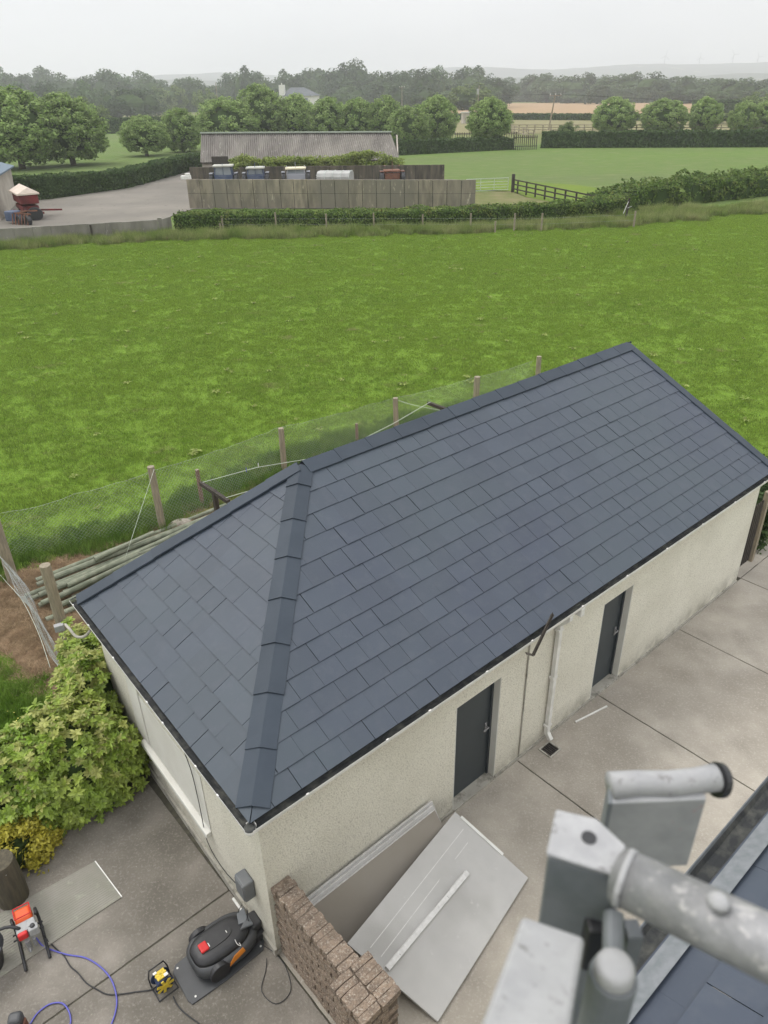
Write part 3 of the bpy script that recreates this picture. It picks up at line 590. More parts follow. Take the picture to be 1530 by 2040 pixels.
def slate_cells(Mx, pl, rows, w_, offs, seed):
    g = random.Random(seed); cells = []; s0 = min(p[0] for p in pl); s1 = max(p[0] for p in pl)
    E_ = [(pl[i], pl[(i+1) % len(pl)]) for i in range(len(pl))]
    for k, (t0, t1) in enumerate(zip(rows[:-1], rows[1:])):
        s = math.floor((s0-offs[k % len(offs)])/w_)*w_ + offs[k % len(offs)]
        while s < s1:
            t1x = t1+.02; j = g.uniform(-.003, .003)
            poly = [(s+.0022+j, t0+g.uniform(-.002, .002)), (s+w_-.0022+j, t0+g.uniform(-.002, .002)), (s+w_-.0022+j, t1x), (s+.0022+j, t1x)]
            for (a, b_) in E_:
                nx, ny = (b_[1]-a[1]), -(b_[0]-a[0]); L_ = math.hypot(nx, ny)
                if L_ < 1e-6: continue
                poly = clip(poly, nx/L_, ny/L_, (nx*a[0]+ny*a[1])/L_)
                if len(poly) < 3: break
            if len(poly) >= 3 and abs(area(poly, 0)) > .002:
                cells.append((Mx, t0, t1x, poly, g.uniform(0, .004), g.uniform(-.003, .003)))
            s += w_
    return cells
def slate_geo(mb, cell, local=True):
    Mx, t0, t1, poly, lift, tw = cell; cs = sum(p[0] for p in poly)/len(poly)
    top = [(p[0], p[1], .015+lift - (.009+lift)*(p[1]-t0)/(t1-t0) + tw*(p[0]-cs)/.15) for p in poly]
    bot = [(p[0], p[1], z_-.007) for p, z_ in zip(poly, [q[2] for q in top])]
    vs = [Mx @ Vector(q) for q in bot+top] if not local else bot+top
    n = len(poly); mb.add(vs, [tuple(range(n))[::-1], tuple(range(n, 2*n))] + [(i, (i+1) % n, n+(i+1) % n, n+i) for i in range(n)])
def tpos(Mx, P): return (Mx.inverted() @ Vector(P)).y
cells = []
Mf, pf = plane(Vector((0, -.135, HE+.031)), Vector((1, 0, 0)), [Vector((-.135, -.135, HE+.031)), Vector((LL+.12, -.135, HE+.031)), R2, R1])
vs_ = [-.135, .08, .305, .53, .76, .995, 1.235, 1.49, 1.765, 2.03, 2.30, 2.57, 2.84]
rows = [(v_+.135)/math.cos(math.atan((HR-HE-.031)/(VR+.135))) for v_ in vs_]
cells += slate_cells(Mf, pf, rows, .3048, [.125, .018], 1)
h0 = Vector((-.135, -.135, HE+.031)); h1 = B_ + Vector((.065, -.07, .031))
Mh, ph = plane(h0, h1-h0, [h0, h1, R1])
hmax = max(p[1] for p in ph)
hrows = [0, .24] + [ .24+.268*k for k in range(1, int((hmax-.3)/.268)+1)]
cells += slate_cells(Mh, ph, hrows, .3048, [.06, .21], 2)
camL = (Matrix.Rotation(-TH, 4, 'Z') @ Matrix.Translation(-O)) @ Vector((0, 0, CAMH))
def cdist(c):
    p = c[0] @ Vector((c[3][0][0], c[3][0][1], 0)); return (p-camL).length / max(.2, abs(area(c[3], 0))/.15)
cells.sort(key=cdist)
mbr = MB()
for i, c in enumerate(cells):
    if i < 300:
        mb = MB(); slate_geo(mb, c); o = link('slate', mb.mesh('slate', M['slate']), roof, mw=c[0])
    else: slate_geo(mbr, c, False)
o = mbr.build('slate_courses', M['slate'], roof); o['kind'] = 'stuff'
Mb, pb = plane(V_b.copy(), Vector((-1, 0, 0)), [V_b, R2, R1, B_]); mbb = MB()
for c in slate_cells(Mb, pb, [.27*k for k in range(14)], .3048, [0, .15], 3): slate_geo(mbb, c, False)
o = mbb.build('slate_courses', M['slate'], roof); o['kind'] = 'stuff'
mb = MB(); dz = Vector((0, 0, -.004))
ed = [h0+dz, Vector((LL+.1, -.135, HE+.031))+dz, R2+dz, R1+dz]
mb.add(ed, [(0, 1, 2, 3)]); mb.add([h0+dz, R1+dz, h1+dz], [(0, 1, 2)]); mb.add([h1+dz, R1+dz, R2+dz, V_b+dz], [(0, 1, 2, 3)]); mb.build('roof_deck', M['deck'], roof)
nF = Mf.to_3x3() @ Vector((0, 0, 1)); nH = Mh.to_3x3() @ Vector((0, 0, 1)); nB = Mb.to_3x3() @ Vector((0, 0, 1))
def caps(name, P, Q, nA, nB_, wa, wb, ln, lift, tilt=0., seed=0, edge=None):
    g = random.Random(seed); d = (Q-P).normalized(); L_ = (Q-P).length
    def wing(n_):
        x = n_.cross(d).normalized(); return x if x.z < 0 else -x
    da, db = wing(nA), wing(nB_)
    if edge is not None: db = edge
    k = 0.; up = (nA+nB_).normalized()
    while k < L_-.05:
        e = min(k+ln, L_); a = P+d*(k-.02 if k > 0 else k); b_ = P+d*(e-.003); l0 = lift+tilt+g.uniform(-.002, .003); l1 = lift
        mb = MB(); th_ = .010
        for w1, dd, nn in ((wa*g.uniform(.97, 1.03), da, nA), (wb, db, nB_)):
            q = [a+up*l0, b_+up*l1, b_+dd*w1+nn*(l1*.75), a+dd*w1+nn*(l0*.75)]
            mb.hexa(q, up*th_)
            # folded drip edge
            mb.hexa([q[3]+nn*th_*.2, q[2]+nn*th_*.2, q[2]-nn*(.018), q[3]-nn*(.018)], dd*-.006)
        mb.build(name, M['slatecap'], roof); k += ln
hipd = (R1-A_).normalized()
caps('ridge_cap', R1+Vector((.02, 0, .0)), R2+Vector((-.05, 0, 0)), nF, nB, .185, .185, .54, .035, .006, 1)
caps('hip_cap', A_+Vector((.16, .17, .07)), R1+hipd*-.02, nF, nH, .155, .16, .575, .022, .016, 2)
caps('hip_cap', B_+Vector((.09, -.1, .06)), R1+Vector((-.03, .02, 0)), nH, nB, .16, .16, .58, .035, .008, 3)
caps('verge_cap', R2+Vector((-.02, -.0, 0)), V_r+Vector((-.02, .05, .03)), nF, Vector((1, 0, 0)), .13, .10, .85, .030, .004, 4, edge=Vector((0, 0, -1)))
caps('verge_cap', R2+Vector((-.02, -.0, 0)), V_b+Vector((-.02, 0, .03)), nB, Vector((1, 0, 0)), .13, .10, .85, .030, .004, 4, edge=Vector((0, 0, -1)))
# gutters
def gutter(P, Q, out_, name='gutter', mo_='white', mi_='gutter'):
    P = Vector(P); Q = Vector(Q); mb = MB(); prof = [(-.055, 0), (-.055, -.035), (-.03, -.062), (.02, -.066), (.045, -.045), (.055, 0.0), (.060, .004), (.060, -.004), (.05, -.05), (.02, -.074), (-.034, -.07), (-.062, -.037), (-.062, 0)]
    n = len(prof); vs = [X + out_*a + Z*b_ for X in (P, Q) for a, b_ in prof]
    mb.add(vs, [(i, (i+1) % n, n+(i+1) % n, n+i) for i in range(n)] + [tuple(range(n))[::-1], tuple(range(n, 2*n))])
    g_ = mb.build(name, M[mo_], shed)
    mb = MB(); d = Q-P; m_ = max(4, int(d.length/.08))
    def f(a, b_):
        o_ = -.053+.104*b_; zz = -.048 + (.024 if b_ in (0., 1.) else 0) + .010*noise.noise((P+d*a)*6+Vector((0, 0, b_*3))); return P+d*a+out_*o_+Z*zz
    mb.grid(f, m_, 5); mb.build('debris', M[mi_], g_)
    return g_
ex = Vector((0, -1, 0)); hx = Vector((-v2.y, v2.x, 0))
gutter((-.15, -.145, HE+.005), (LL+.12, -.145, HE+.005), ex)
gutter((-.145, -.15, HE+.006), B_+Vector((.055, 0, .006)), hx)
mb = MB(); mb.lathe((-.15, -.15, HE+.0), [(.054, .0), (.055, -.03), (.03, -.075)], 18, cap=False); mb.build('gutter_corner', M['white'], shed)
mb = MB(); mb.lathe((-.15, -.15, HE-.02), [(.049, .0), (.050, .022)], 18); mb.build('gutter_corner_inside', M['gutter'], shed)
mb = MB(); mb.box((LL/2, -.078, HE-.075), (LL+.2, .022, .17)); mb.box((LL/2, -.035, HE-.15), (LL+.2, .07, .012)); mb.build('fascia', M['white'], shed)
mb = MB(); mb.hexa([H2(0, -.09, HE-.16), H2(4.3, -.09, HE-.16), H2(4.3, -.09, HE+.01), H2(0, -.09, HE+.01)], (.022, 0, 0)); mb.hexa([H2(0, -.07, HE-.155), H2(4.3, -.07, HE-.155), H2(4.3, 0, HE-.155), H2(0, 0, HE-.155)], (0, 0, .012)); mb.build('fascia', M['white'], shed)
for u_ in (.45, 1.45, 2.05, 2.95, 3.75, 4.75, 5.75, 6.75, 7.75, 8.75, 9.75):
    mb = MB(); mb.box((u_, -.205, HE+.008), (.028, .014, .018)); mb.build('gutter_bracket', M['white'], shed)
for y_ in (.35, .8, 1.55, 1.95, 2.9, 3.7, 4.25):
    p = H2(y_, -.2, HE+.01); mb = MB(); mb.box(p, (.014, .028, .018)); mb.build('gutter_bracket', M['white'], shed)
# downpipe
dp = MB(); dp.beam((4.56, -.155, HE-.06), (4.56, -.155, HE-.14), .07, .07); dp.beam((4.555, -.155, HE-.13), (4.53, -.055, HE-.24), .062, .062, up=(1, 0, 0)); dp.box((4.53, -.052, 1.13), (.064, .064, 1.92)); dp.beam((4.53, -.05, .19), (4.53, -.13, .09), .062, .062, up=(1, 0, 0))
pipe = dp.build('downpipe', M['white'], shed, bevel=.008)
mb = MB()
for z_ in (.32, 1.2, 2.0): mb.box((4.53, -.047, z_), (.10, .075, .035))
mb.build('pipe_clip', M['white'], pipe)
mb = MB(); mb.box((4.79, -.14, HE-.11), (.075, .12, .13)); mb.build('gutter_outlet', M['white'], shed, bevel=.008)
mb = MB(); mb.tube([(3.98, -.010, .02), (3.98, -.012, 2.2)], .011, 6); mb.build('conduit', M['plinth'], shed)
# gully
gl = E('drain_gully', B(4.43, -.2, ZY), TH, 'small rusty grated drain gully on the concrete below the downpipe', 'drain')
mb = MB(); 
for c_, d_ in (((0, .12, .012), (.30, .03, .024)), ((0, -.12, .012), (.30, .03, .024)), ((-.135, 0, .012), (.03, .21, .024)), ((.135, 0, .012), (.03, .21, .024))): mb.box(c_, d_)
mb.build('surround', M['plinth'], gl, bevel=.004)
mb = MB(); mb.box((0, 0, .006), (.24, .21, .008)); mb.build('pit', M['deck'], gl)
mb = MB()
for k in range(6): mb.box((-.1+.04*k, 0, .018), (.014, .21, .01))
mb.build('grate', M['wooddark'], gl); gl.scale = (.8, .8, .8)
# rusty angle resting across the gutter
mb = MB(); a_ = Vector((3.66, -.30, HE-.10)); b_ = Vector((4.16, -.17, HE+.17)); mb.beam(a_, b_, .04, .006); mb.beam(a_+Vector((0, 0, .018)), b_+Vector((0, 0, .018)), .006, .04)
mb.beam(a_, a_+Vector((-.08, .05, .045)), .04, .006)
o = mb.build('metal_angle', M['wooddark']); o.location = O; o.rotation_euler = (0, 0, TH); tag(o, 'short rusty metal bracket resting across the white gutter between the two doors', 'bracket')
o = MB().box((0, 0, .012), (.62, .022, .022)).build('batten', M['white'], bevel=.003); o.location = B(5.42, -.19, ZY); o.rotation_euler = (0, 0, TH-.2); tag(o, 'thin white strip lying on the concrete right of the drain gully', 'batten')
# junction box and cables on the end wall
jb = E('power_box', O, TH, 'grey plastic power box fixed to the end wall above the robot mower', 'power box')
mb = MB(); p = H2(.40, -.065, .80); mb.box(p, (.13, .20, .27), rz=-.0376); mb.build('box_body', M['midgrey'], jb, bevel=.02, seg=3)
mb = MB(); mb.box(p+Vector((-.066, 0, .0)), (.012, .17, .23), rz=-.0376); mb.build('lid', M['midgrey'], jb, bevel=.006)
def cable(name, pts, r, m, label, cat='cable', par=None, sm=4):
    pts = [Vector(p) for p in pts]; res = []
    for i in range(len(pts)-1):
        p0 = pts[max(i-1, 0)]; p1 = pts[i]; p2 = pts[i+1]; p3 = pts[min(i+2, len(pts)-1)]
        for k in range(sm):
            t = k/sm; res.append(.5*((2*p1)+(p2-p0)*t+(2*p0-5*p1+4*p2-p3)*t*t+(3*p1-p0-3*p2+p3)*t*t*t))
    res.append(pts[-1]); mb = MB(); mb.tube(res, r, 6); o = mb.build(name, m, par, smooth=True)
    return tag(o, label, cat) if label else o
def WL(p): return O + U*p.x + V*p.y + Z*p.z
cable('cable', [WL(H2(1.52, -.1, 2.2)), WL(H2(1.49, -.03, 1.6)), WL(H2(1.44, -.03, 1.05)), WL(H2(1.36, -.05, .5)), WL(H2(1.0, -.06, .42)), WL(H2(.50, -.1, .70))], .005, M['black'], 'thin black cable hanging down the end wall from the gutter to the power box')
cable('cable', [WL(H2(.45, -.12, .46)), WL(H2(.5, -.16, .3)), WL(H2(.42, -.2, .16)), WL(H2(.36, -.14, .28)), WL(H2(.38, -.1, .46))], .004, M['black'], 'thin black cable looped below the grey power box')
cable('cable', [WL(H2(.36, -.1, .46)), WL(H2(.34, -.12, .3)), WL(H2(.16, -.1, .12)), B(-.02, .0, .04), B(-.02, -.2, .03), B(-.12, -.42, .03), B(-.3, -.42, .03), B(-.34, -.22, .03), B(-.2, -.08, .03), B(-.12, .02, .04)], .004, M['black'], 'thin black cable curled on the ground behind the mower at the shed corner')
o = MB().tube([(0, -.25, 0), (0, .25, 0)], .016, 10).build('white_pipe', M['white']); o.location = B(-.06, .52, .14); o.rotation_euler = (R(6), 0, TH); tag(o, 'short white plastic pipe against the base of the end wall', 'pipe')
# grey conduit leaving the gutter at the back corner
cable('conduit', [G(180, 1256, 2.16), G(168, 1268, 2.05), G(152, 1268, 1.9), G(140, 1255, 1.75), G(130, 1244, 1.6)], .02, M['plinth'], 'pale conduit bending away from the roof corner to the fence post', 'conduit')
# ================================================================== THINGS BY THE SHED
def Eb(name, u, v, z, rz, label, cat, group=None): return E(name, B(u, v, z), TH+rz, label, cat, group)
# --- brick wall with its pillar
bw = Eb('brick_wall', 0, 0, ZY, 0, 'low rough brown brick wall ending in a wider pillar, butting against the shed corner', 'wall')
mb = MB(); mb.prism([(.058, -.03), (.24, -.03), (.24, -1.15), (.058, -1.15)], 0, 1.085); mb.prism([(-.07, -1.15), (.33, -1.15), (.33, -1.57), (-.07, -1.57)], 0, 1.09); mb.build('mortar', M['mortar'], bw)
g = random.Random(5)
def brickmesh(d, seed):
    gg = random.Random(seed); mb = MB(); n = 3
    mb.add([(0, 0, 0)], []) if False else None
    vs = []; nx, ny, nz_ = 3, 2, 2
    q = MB(); q.box((0, 0, 0), d); me = bpy.data.meshes.new('brick')
    import bmesh
    bm = bmesh.new(); bmesh.ops.create_cube(bm, size=1)
    bmesh.ops.subdivide_edges(bm, edges=bm.edges[:], cuts=1, use_grid_fill=True)
    for v_ in bm.verts:
        c = v_.co; edge = sum(abs(abs(x)-.5) < 1e-4 for x in c)
        k = 1-.035*(edge-1) if edge > 1 else 1
        v_.co = Vector((c.x*d[0]*k+gg.uniform(-.004, .004), c.y*d[1]*k+gg.uniform(-.004, .004), c.z*d[2]*k+gg.uniform(-.004, .004)))
    bm.to_mesh(me); bm.free(); me.materials.append(M['brick']); return me
ST = [brickmesh((.10, .210, .069), s) for s in range(4)]      # stretcher along the wall
HD = [brickmesh((.205, .098, .069), s+9) for s in range(4)]
CP = [brickmesh((.225, .074, .10), s+20) for s in range(5)]     # on edge, across
def brick(lib, x, y, z, rz=0.):
    o = link('brick', g.choice(lib), bw, (x+g.uniform(-.004, .004), y+g.uniform(-.004, .004), z+g.uniform(-.003, .003))); o.rotation_euler = (g.uniform(-.015, .015), g.uniform(-.015, .015), rz+g.uniform(-.02, .02)); return o
zc = .0
for k in range(13):
    z = .038+.0735*k; off = (k % 2)*.107
    y = -.0-off
    while y > -1.12:
        brick(ST, .092, y-.105, z); y -= .215
    # pillar left face and near face
    for j in range(2): brick(ST, -.03, -1.255-.215*j+(.0 if k % 2 else .0), z)
    if k > 5: brick(HD, .23 if k % 2 else .12, -1.53, z)
    if k > 8: brick(HD, .02 if k % 2 else .0, -1.535, z)
y = -.035; j = 0
while y > -1.13:
    brick(CP, .148+g.uniform(-.012, .012), y, 1.045+g.uniform(-.004, .006)); y -= .0755; j += 1
for j in range(6):
    for x_ in (.015, .245): brick(CP, x_+g.uniform(-.006, .006), -1.175-.0765*j, 1.062)
# --- boards leaning against the shed
def leaning(u0, u1, vt, zt, vb, zb, th_, m, label, trim=None):
    r_ = Eb('leaning_board', 0, 0, 0, 0, label, 'board'); mb = MB()
    d = Vector((0, vt-vb, zt-zb)).normalized(); n = Vector((0, -d.z, d.y))
    mb.hexa([(u0, vb, zb), (u1, vb, zb), (u1, vt, zt), (u0, vt, zt)], n*th_); mb.build('panel', m, r_, bevel=.002)
    if trim:
        mb = MB(); a = Vector((u0, vt, zt)); b_ = Vector((u1, vt, zt)); mb.hexa([a+d*.002, b_+d*.002, b_+d*.002+n*th_, a+d*.002+n*th_], d*.006); mb.build('edge', trim, r_)
    return r_
leaning(.36, 2.26, -.035, .60, -.42, .03, .035, M['board'], 'rearmost of the three boards leaning on the shed wall, only its pale top edge showing', M['boardedge'])
leaning(.34, 2.22, -.085, .60, -.50, .03, .035, M['board'], 'middle one of the three boards leaning on the shed wall, pale edge up', M['boardedge'])
leaning(.33, 2.20, -.14, .59, -.62, .03, .035, M['boardbrown'], 'front board leaning on the shed wall, brown face towards the yard and pale top edge', M['boardedge'])
# --- big pale board lying in front
bb = Eb('large_board', 0, 0, 0, 0, 'large light grey board lying slanted in the yard in front of the brown leaning board', 'board')
C1, C2, C3, C4 = Vector((2.44, -.26, .45)), Vector((2.66, -1.24, .035)), Vector((.79, -1.63, .035)), Vector((.47, -.63, .45))
nrm = (C2-C1).cross(C4-C1).normalized(); nrm = nrm if nrm.z > 0 else -nrm
mb = MB(); mb.hexa([C1, C2, C3, C4], nrm*.03); mb.build('panel', M['board'], bb, bevel=.003)
mb = MB(); e1 = C1+(C2-C1)*.08+nrm*.034; e2 = C1+(C2-C1)*.66+nrm*.034; mb.beam(e1, e2, .035, .012, up=nrm); mb.build('edge_strip', M['white'], bb)
mb = MB(); a = C4*.62+C3*.38; b_ = C1*.62+C2*.38
for q, r_ in ((.18, .95), (.30, .9)):
    p0 = C4+(C3-C4)*q; p1 = C1+(C2-C1)*q; mb.beam(p0+(p1-p0)*.06+nrm*.0315, p0+(p1-p0)*r_+nrm*.0315, .007, .002, up=nrm)
o = mb.build('score_line', M['boardedge'], bb)
bt = MB(); p0 = Vector((.62, -1.02, .33)); p1 = Vector((1.98, -.96, .20))
def onb(u_, v_): # height of board top at u,v
    t = ((C1-Vector((u_, v_, 0))).dot(nrm))/nrm.z; return t+.030/nrm.z
p0 = Vector((.66, -1.04, onb(.66, -1.04)+.024)); p1 = Vector((2.06, -.84, onb(2.06, -.84)+.024))
bt.beam(p0, p1, .055, .044, up=nrm); bt.beam(p0+Vector((0, .035, -.012)), p1+Vector((0, .035, -.012)), .016, .016, up=nrm); o = bt.build('batten', M['boardedge'], bevel=.003); o.location = O; o.rotation_euler = (0, 0, TH); tag(o, 'long pale batten lying along the top of the large grey board', 'batten')
# --- flat sheet on the ground at the left
st = E('flat_sheet', (0, 0, 0), 0, 'long translucent greenish sheet lying flat on the concrete under the paint sprayer', 'sheet')
q = [G(190, 1717, ZY), G(243, 1788, ZY), G(-120, 2028, ZY), G(-170, 1915, ZY)]
mb = MB(); mb.hexa(q, (0, 0, .014)); mb.build('panel', M['sheetgreen'], st, bevel=.002)
n_ = 13; mb = MB(); d1 = q[1]-q[0]
for k in range(22):
    a = q[0]+d1*(k+.5)/22+Z*.0155; b_ = q[3]+(q[2]-q[3])*(k+.5)/22+Z*.0155; mb.beam(a, b_, .004, .003)
mb.build('rib', M['sheetgreen'], st)
mb = MB(); mb.beam(q[0]+Z*.008, q[1]+Z*.008, .012, .022); mb.build('edge', M['white'], st)
# --- thick round timber post, bottom left
tp_ = E('timber_post', G(28, 1788, ZY), .3, 'thick short round timber post standing below the yellow bush, two bright screws near its top', 'post')
mb = MB(); mb.lathe((0, 0, 0), [(.165, 0), (.168, .3), (.16, .62), (.15, .66)], 20); mb.build('post_body', M['postdark'], tp_, smooth=False)
mb = MB(); mb.lathe((.07, -.135, .57), [(.008, -.006), (.011, .006)], 8); mb.lathe((.13, -.07, .57), [(.008, -.006), (.011, .006)], 8); mb.build('screw', M['galvw'], tp_)
# --- paint sprayer
S0 = G(66, 1880, ZY+.015); sp = E('paint_sprayer', S0, R(58)+R(65), 'red, orange and silver airless paint sprayer with black skid feet, standing on the flat sheet', 'paint sprayer')
def rsk(s_):
    y_ = .135*s_
    return [(-.30, y_, .012), (-.12, y_, .012), (.10, y_, .02), (.20, y_, .07), (.25, y_, .2), (.22, y_, .30), (.12, y_*.95, .33)]
# local x: from outlet end (-x) to motor end (+x)
for s_ in (-1, 1):
    mb = MB(); mb.tube(rsk(s_), .018, 8); mb.build('skid_leg', M['black'], sp, smooth=True)
mb = MB(); mb.box((.16, 0, .30), (.20, .19, .19)); mb.build('motor_cover', M['orange'], sp, bevel=.035, seg=3)
mb = MB()
for k in range(5): mb.box((.262, -.06+.03*k, .30), (.012, .010, .12))
mb.build('vent_slat', M['midgrey'], sp)
mb = MB(); mb.tube([(.25, -.09, .40), (.30, -.09, .36), (.30, .09, .36), (.25, .09, .40), (.10, .09, .42), (.10, -.09, .42), (.25, -.09, .40)], .008, 6); mb.build('guard_bar', M['red'], sp)
mb = MB(); mb.box((.0, 0, .30), (.14, .22, .16)); mb.build('drive_housing', M['galvw'], sp, bevel=.02)
mb = MB(); mb.box((-.085, .05, .33), (.06, .11, .10)); mb.build('front_cover', M['red'], sp, bevel=.02)
mb = MB(); mb.box((-.07, -.07, .32), (.08, .11, .12)); mb.build('control_panel', M['galvw'], sp, bevel=.012)
mb = MB(); mb.lathe((-.06, -.07, .38), [(.028, 0), (.026, .02), (.012, .025)], 12); mb.build('pressure_knob', M['black'], sp)
mb = MB(); mb.tube([(-.12, .03, .26), (-.12, .03, .08)], .028, 10); mb.tube([(-.12, -.04, .25), (-.12, -.04, .12)], .02, 8); mb.tube([(-.12, .03, .15), (-.19, .03, .13)], .012, 8); mb.build('pump', M['galv'], sp)
mb = MB(); mb.tube([(0, -.17, .2), (0, .17, .2)], .011, 8); mb.tube([(.1, -.17, .17), (.1, .17, .17)], .011, 8); mb.build('cross_bar', M['black'], sp)
sp.scale = (.9, .9, .9)
mb = MB(); g = random.Random(77)
for k in range(420):
    u_, v_ = (g.uniform(-2.6, 0), g.uniform(-1.5, 3.2)) if k < 260 else (g.uniform(.3, 9.5), -abs(g.gauss(0, .35))-.03)
    r_ = g.uniform(.002, .006); p = B(u_, v_, ZY); mb.lathe(p, [(r_, 0), (r_*.6, r_)], 5)
o = mb.build('grit', M['stone']); o['kind'] = 'stuff'
# --- bucket
bk = E('bucket', G(-22, 1925, ZY+.01), 0, 'black rubber bucket with flared rim, cut by the left edge of the picture', 'bucket')
mb = MB(); mb.lathe((0, 0, 0), [(.15, 0), (.19, .26), (.215, .30), (.22, .302), (.205, .29), (.18, .25), (.145, .02)], 26, cap=False); mb.lathe((0, 0, .01), [(.15, 0), (.145, .012)], 26); mb.build('bucket_body', M['black'], bk, smooth=True)
mb = MB(); mb.lathe((0, 0, .13), [(.165, 0), (.166, .004)], 26); mb.build('contents', M['midgrey'], bk)
cable('suction_hose', [G(52, 1862, .22), G(38, 1850, .38), G(10, 1848, .42), G(-30, 1870, .40), G(-35, 1900, .2)], .018, M['black'], 'thick black suction hose from the paint sprayer over the rim of the bucket', 'hose')
# --- hose and cables
gz = ZY+.012
def gl_(pts, z=gz): return [G(a, b_, z) for a, b_ in pts]
cable('paint_hose', [G(72, 1868, .12)]+gl_([(85, 1884), (105, 1893), (135, 1902), (170, 1908), (200, 1926), (222, 1952), (232, 1985), (231, 2012), (222, 2040), (205, 2075), (170, 2100)]), .0085, M['blue'], 'blue paint hose curving from the sprayer across the concrete', 'hose')
cable('paint_hose', gl_([(60, 2040), (75, 2018), (98, 2001), (122, 1998), (136, 2012), (141, 2035), (136, 2070), (170, 2100)]), .0085, M['blue'], 'loop of blue paint hose at the bottom left beside the black boot-shaped pad', 'hose')
cable('power_cable', [G(88, 1862, .1)]+gl_([(95, 1874), (112, 1890), (128, 1905), (140, 1925), (155, 1938), (172, 1958), (195, 1972), (215, 1981), (245, 1980), (270, 1976), (300, 1972), (316, 1962)]), .0068, M['black'], 'black power cable running from the sprayer to the yellow cable reel')
cable('power_cable', [G(345, 1985, .05)]+gl_([(352, 2000), (368, 2018), (400, 2042), (430, 2070)]), .0068, M['black'], 'black power cable leaving the cable reel towards the bottom edge')
# black boot-shaped pad at bottom left (top of a knee kneeler / boot)
bo = E('rubber_boot', G(46, 2062, ZY), .2, 'black upright boot-shaped object cut by the bottom edge at the left', 'boot')
mb = MB(); mb.box((0, 0, .17), (.13, .12, .34)); mb.box((.0, -.08, .05), (.11, .24, .09)); mb.build('shaft', M['dkgrey'], bo, bevel=.035, seg=3)
mb = MB(); mb.box((.072, -.02, .15), (.02, .09, .20)); mb.build('side_strap', M['rust'], bo, bevel=.006)
# --- cable reel
cr_ = E('cable_reel', G(327, 1965, ZY), R(40), 'yellow and blue cable reel on a black tube frame, beside the robot mower dock', 'cable reel')
mb = MB(); mb.tube([(-.13, .10, .012), (-.13, -.14, .012), (.13, -.14, .012), (.13, .10, .012), (.13, .12, .16), (.10, .12, .30), (-.10, .12, .30), (-.13, .12, .16), (-.13, .10, .012)], .010, 8); mb.build('frame', M['black'], cr_, smooth=True)
mb = MB(); mb.tube([(0, -.07, .14), (0, .07, .14)], .085, 20); mb.build('cable_coil', M['navy'], cr_)
for s_, m_ in ((-1, 'navy'), (1, 'yellow')):
    mb = MB(); mb.tube([(0, .075*s_-.004, .14), (0, .075*s_+.004, .14)], .125, 24); mb.build('side_disc', M['navy'], cr_)
mb = MB()
for k in range(7):
    a = k*2*math.pi/7; mb.beam((math.cos(a)*.03, -.088, .14+math.sin(a)*.03), (math.cos(a)*.115, -.088, .14+math.sin(a)*.115), .035, .012, up=(0, 1, 0))
mb.tube([(0, -.10, .14), (0, -.08, .14)], .045, 16); o = mb.build('spoke_plate', M['yellow'], cr_)
mb = MB(); mb.box((0, 0, .272), (.13, .12, .02))
for k in range(6): a = k*1.05; mb.beam((0, 0, .284), (math.cos(a)*.075, math.sin(a)*.06, .284), .024, .008)
mb.build('top_plate', M['yellow'], cr_, bevel=.004)
mb = MB(); mb.box((.05, -.05, .292), (.05, .04, .006)); mb.box((-.055, .05, .292), (.045, .03, .006)); mb.build('label_plate', M['white'], cr_); cr_.scale = (.8, .8, .8)
# --- robot mower on its dock
_md = G(500, 1850)-G(395, 1925); md_rz = math.atan2(_md.y, _md.x)
mo = E('robot_mower', G(447, 1893, ZY), md_rz, 'black robot lawn mower with red stop button and orange flash, parked by the shed corner', 'robot mower')
dk = E('charging_dock', G(447, 1900, ZY), md_rz, 'dark grey base plate of the mower charging dock, with four white screws', 'charging dock')
pl_ = [(-.52, -.20), (-.50, -.26), (-.10, -.27), (.34, -.24), (.40, -.16), (.42, .16), (.34, .24), (-.10, .25), (-.46, .22), (-.52, .16)]
mb = MB(); mb.prism(pl_, 0, .018); mb.build('base_plate', M['dkgrey'], dk, bevel=.006)
mb = MB()
for p_ in ((-.46, .17), (-.44, -.21), (.36, .12), (.34, -.19)): mb.lathe((*p_, .018), [(.011, 0), (.011, .004)], 10)
mb.build('screw', M['white'], dk)
mb = MB(); mb.prism([(.24, -.16), (.44, -.13), (.44, .13), (.24, .16)], .016, .12); mb.hexa([(.30, -.10, .12), (.42, -.09, .12), (.42, .09, .12), (.30, .10, .12)], (.03, 0, .12)); mb.build('dock_tower', M['black'], dk, bevel=.025, seg=3)
def body_ring(a, z, sx, sy, x0=0.):      # superellipse outline narrowing to the rear
    x = abs(math.cos(a))**.62*math.copysign(1, math.cos(a))*sx; y_ = abs(math.sin(a))**.70*math.copysign(1, math.sin(a))*sy
    y_ *= 1 - .16*max(0, x/sx)**2 ; return (x+x0, y_, z)
def shell(prof, n=40, x0=0.):
    mb = MB(); m_ = len(prof); vs = [body_ring(2*math.pi*k/n, z, sx, sy, x0) for z, sx, sy in prof for k in range(n)]
    mb.add(vs, [(i*n+k, i*n+(k+1) % n, (i+1)*n+(k+1) % n, (i+1)*n+k) for i in range(m_-1) for k in range(n)] + [tuple(range((m_-1)*n, m_*n)), tuple(range(n))[::-1]]); return mb
shell([(.05, .34, .235), (.09, .37, .26), (.15, .375, .265), (.19, .355, .245), (.205, .33, .22)]).build('body', M['dkgrey'], mo, smooth=True)
shell([(.20, .325, .20), (.235, .31, .185), (.262, .27, .155), (.268, .22, .12)], x0=-.02).build('top_cover', M['black'], mo, smooth=True)
shell([(.262, .185, .075), (.276, .18, .07), (.276, .15, .05)], 32, x0=-.07).build('control_hatch', M['black'], mo, smooth=False)
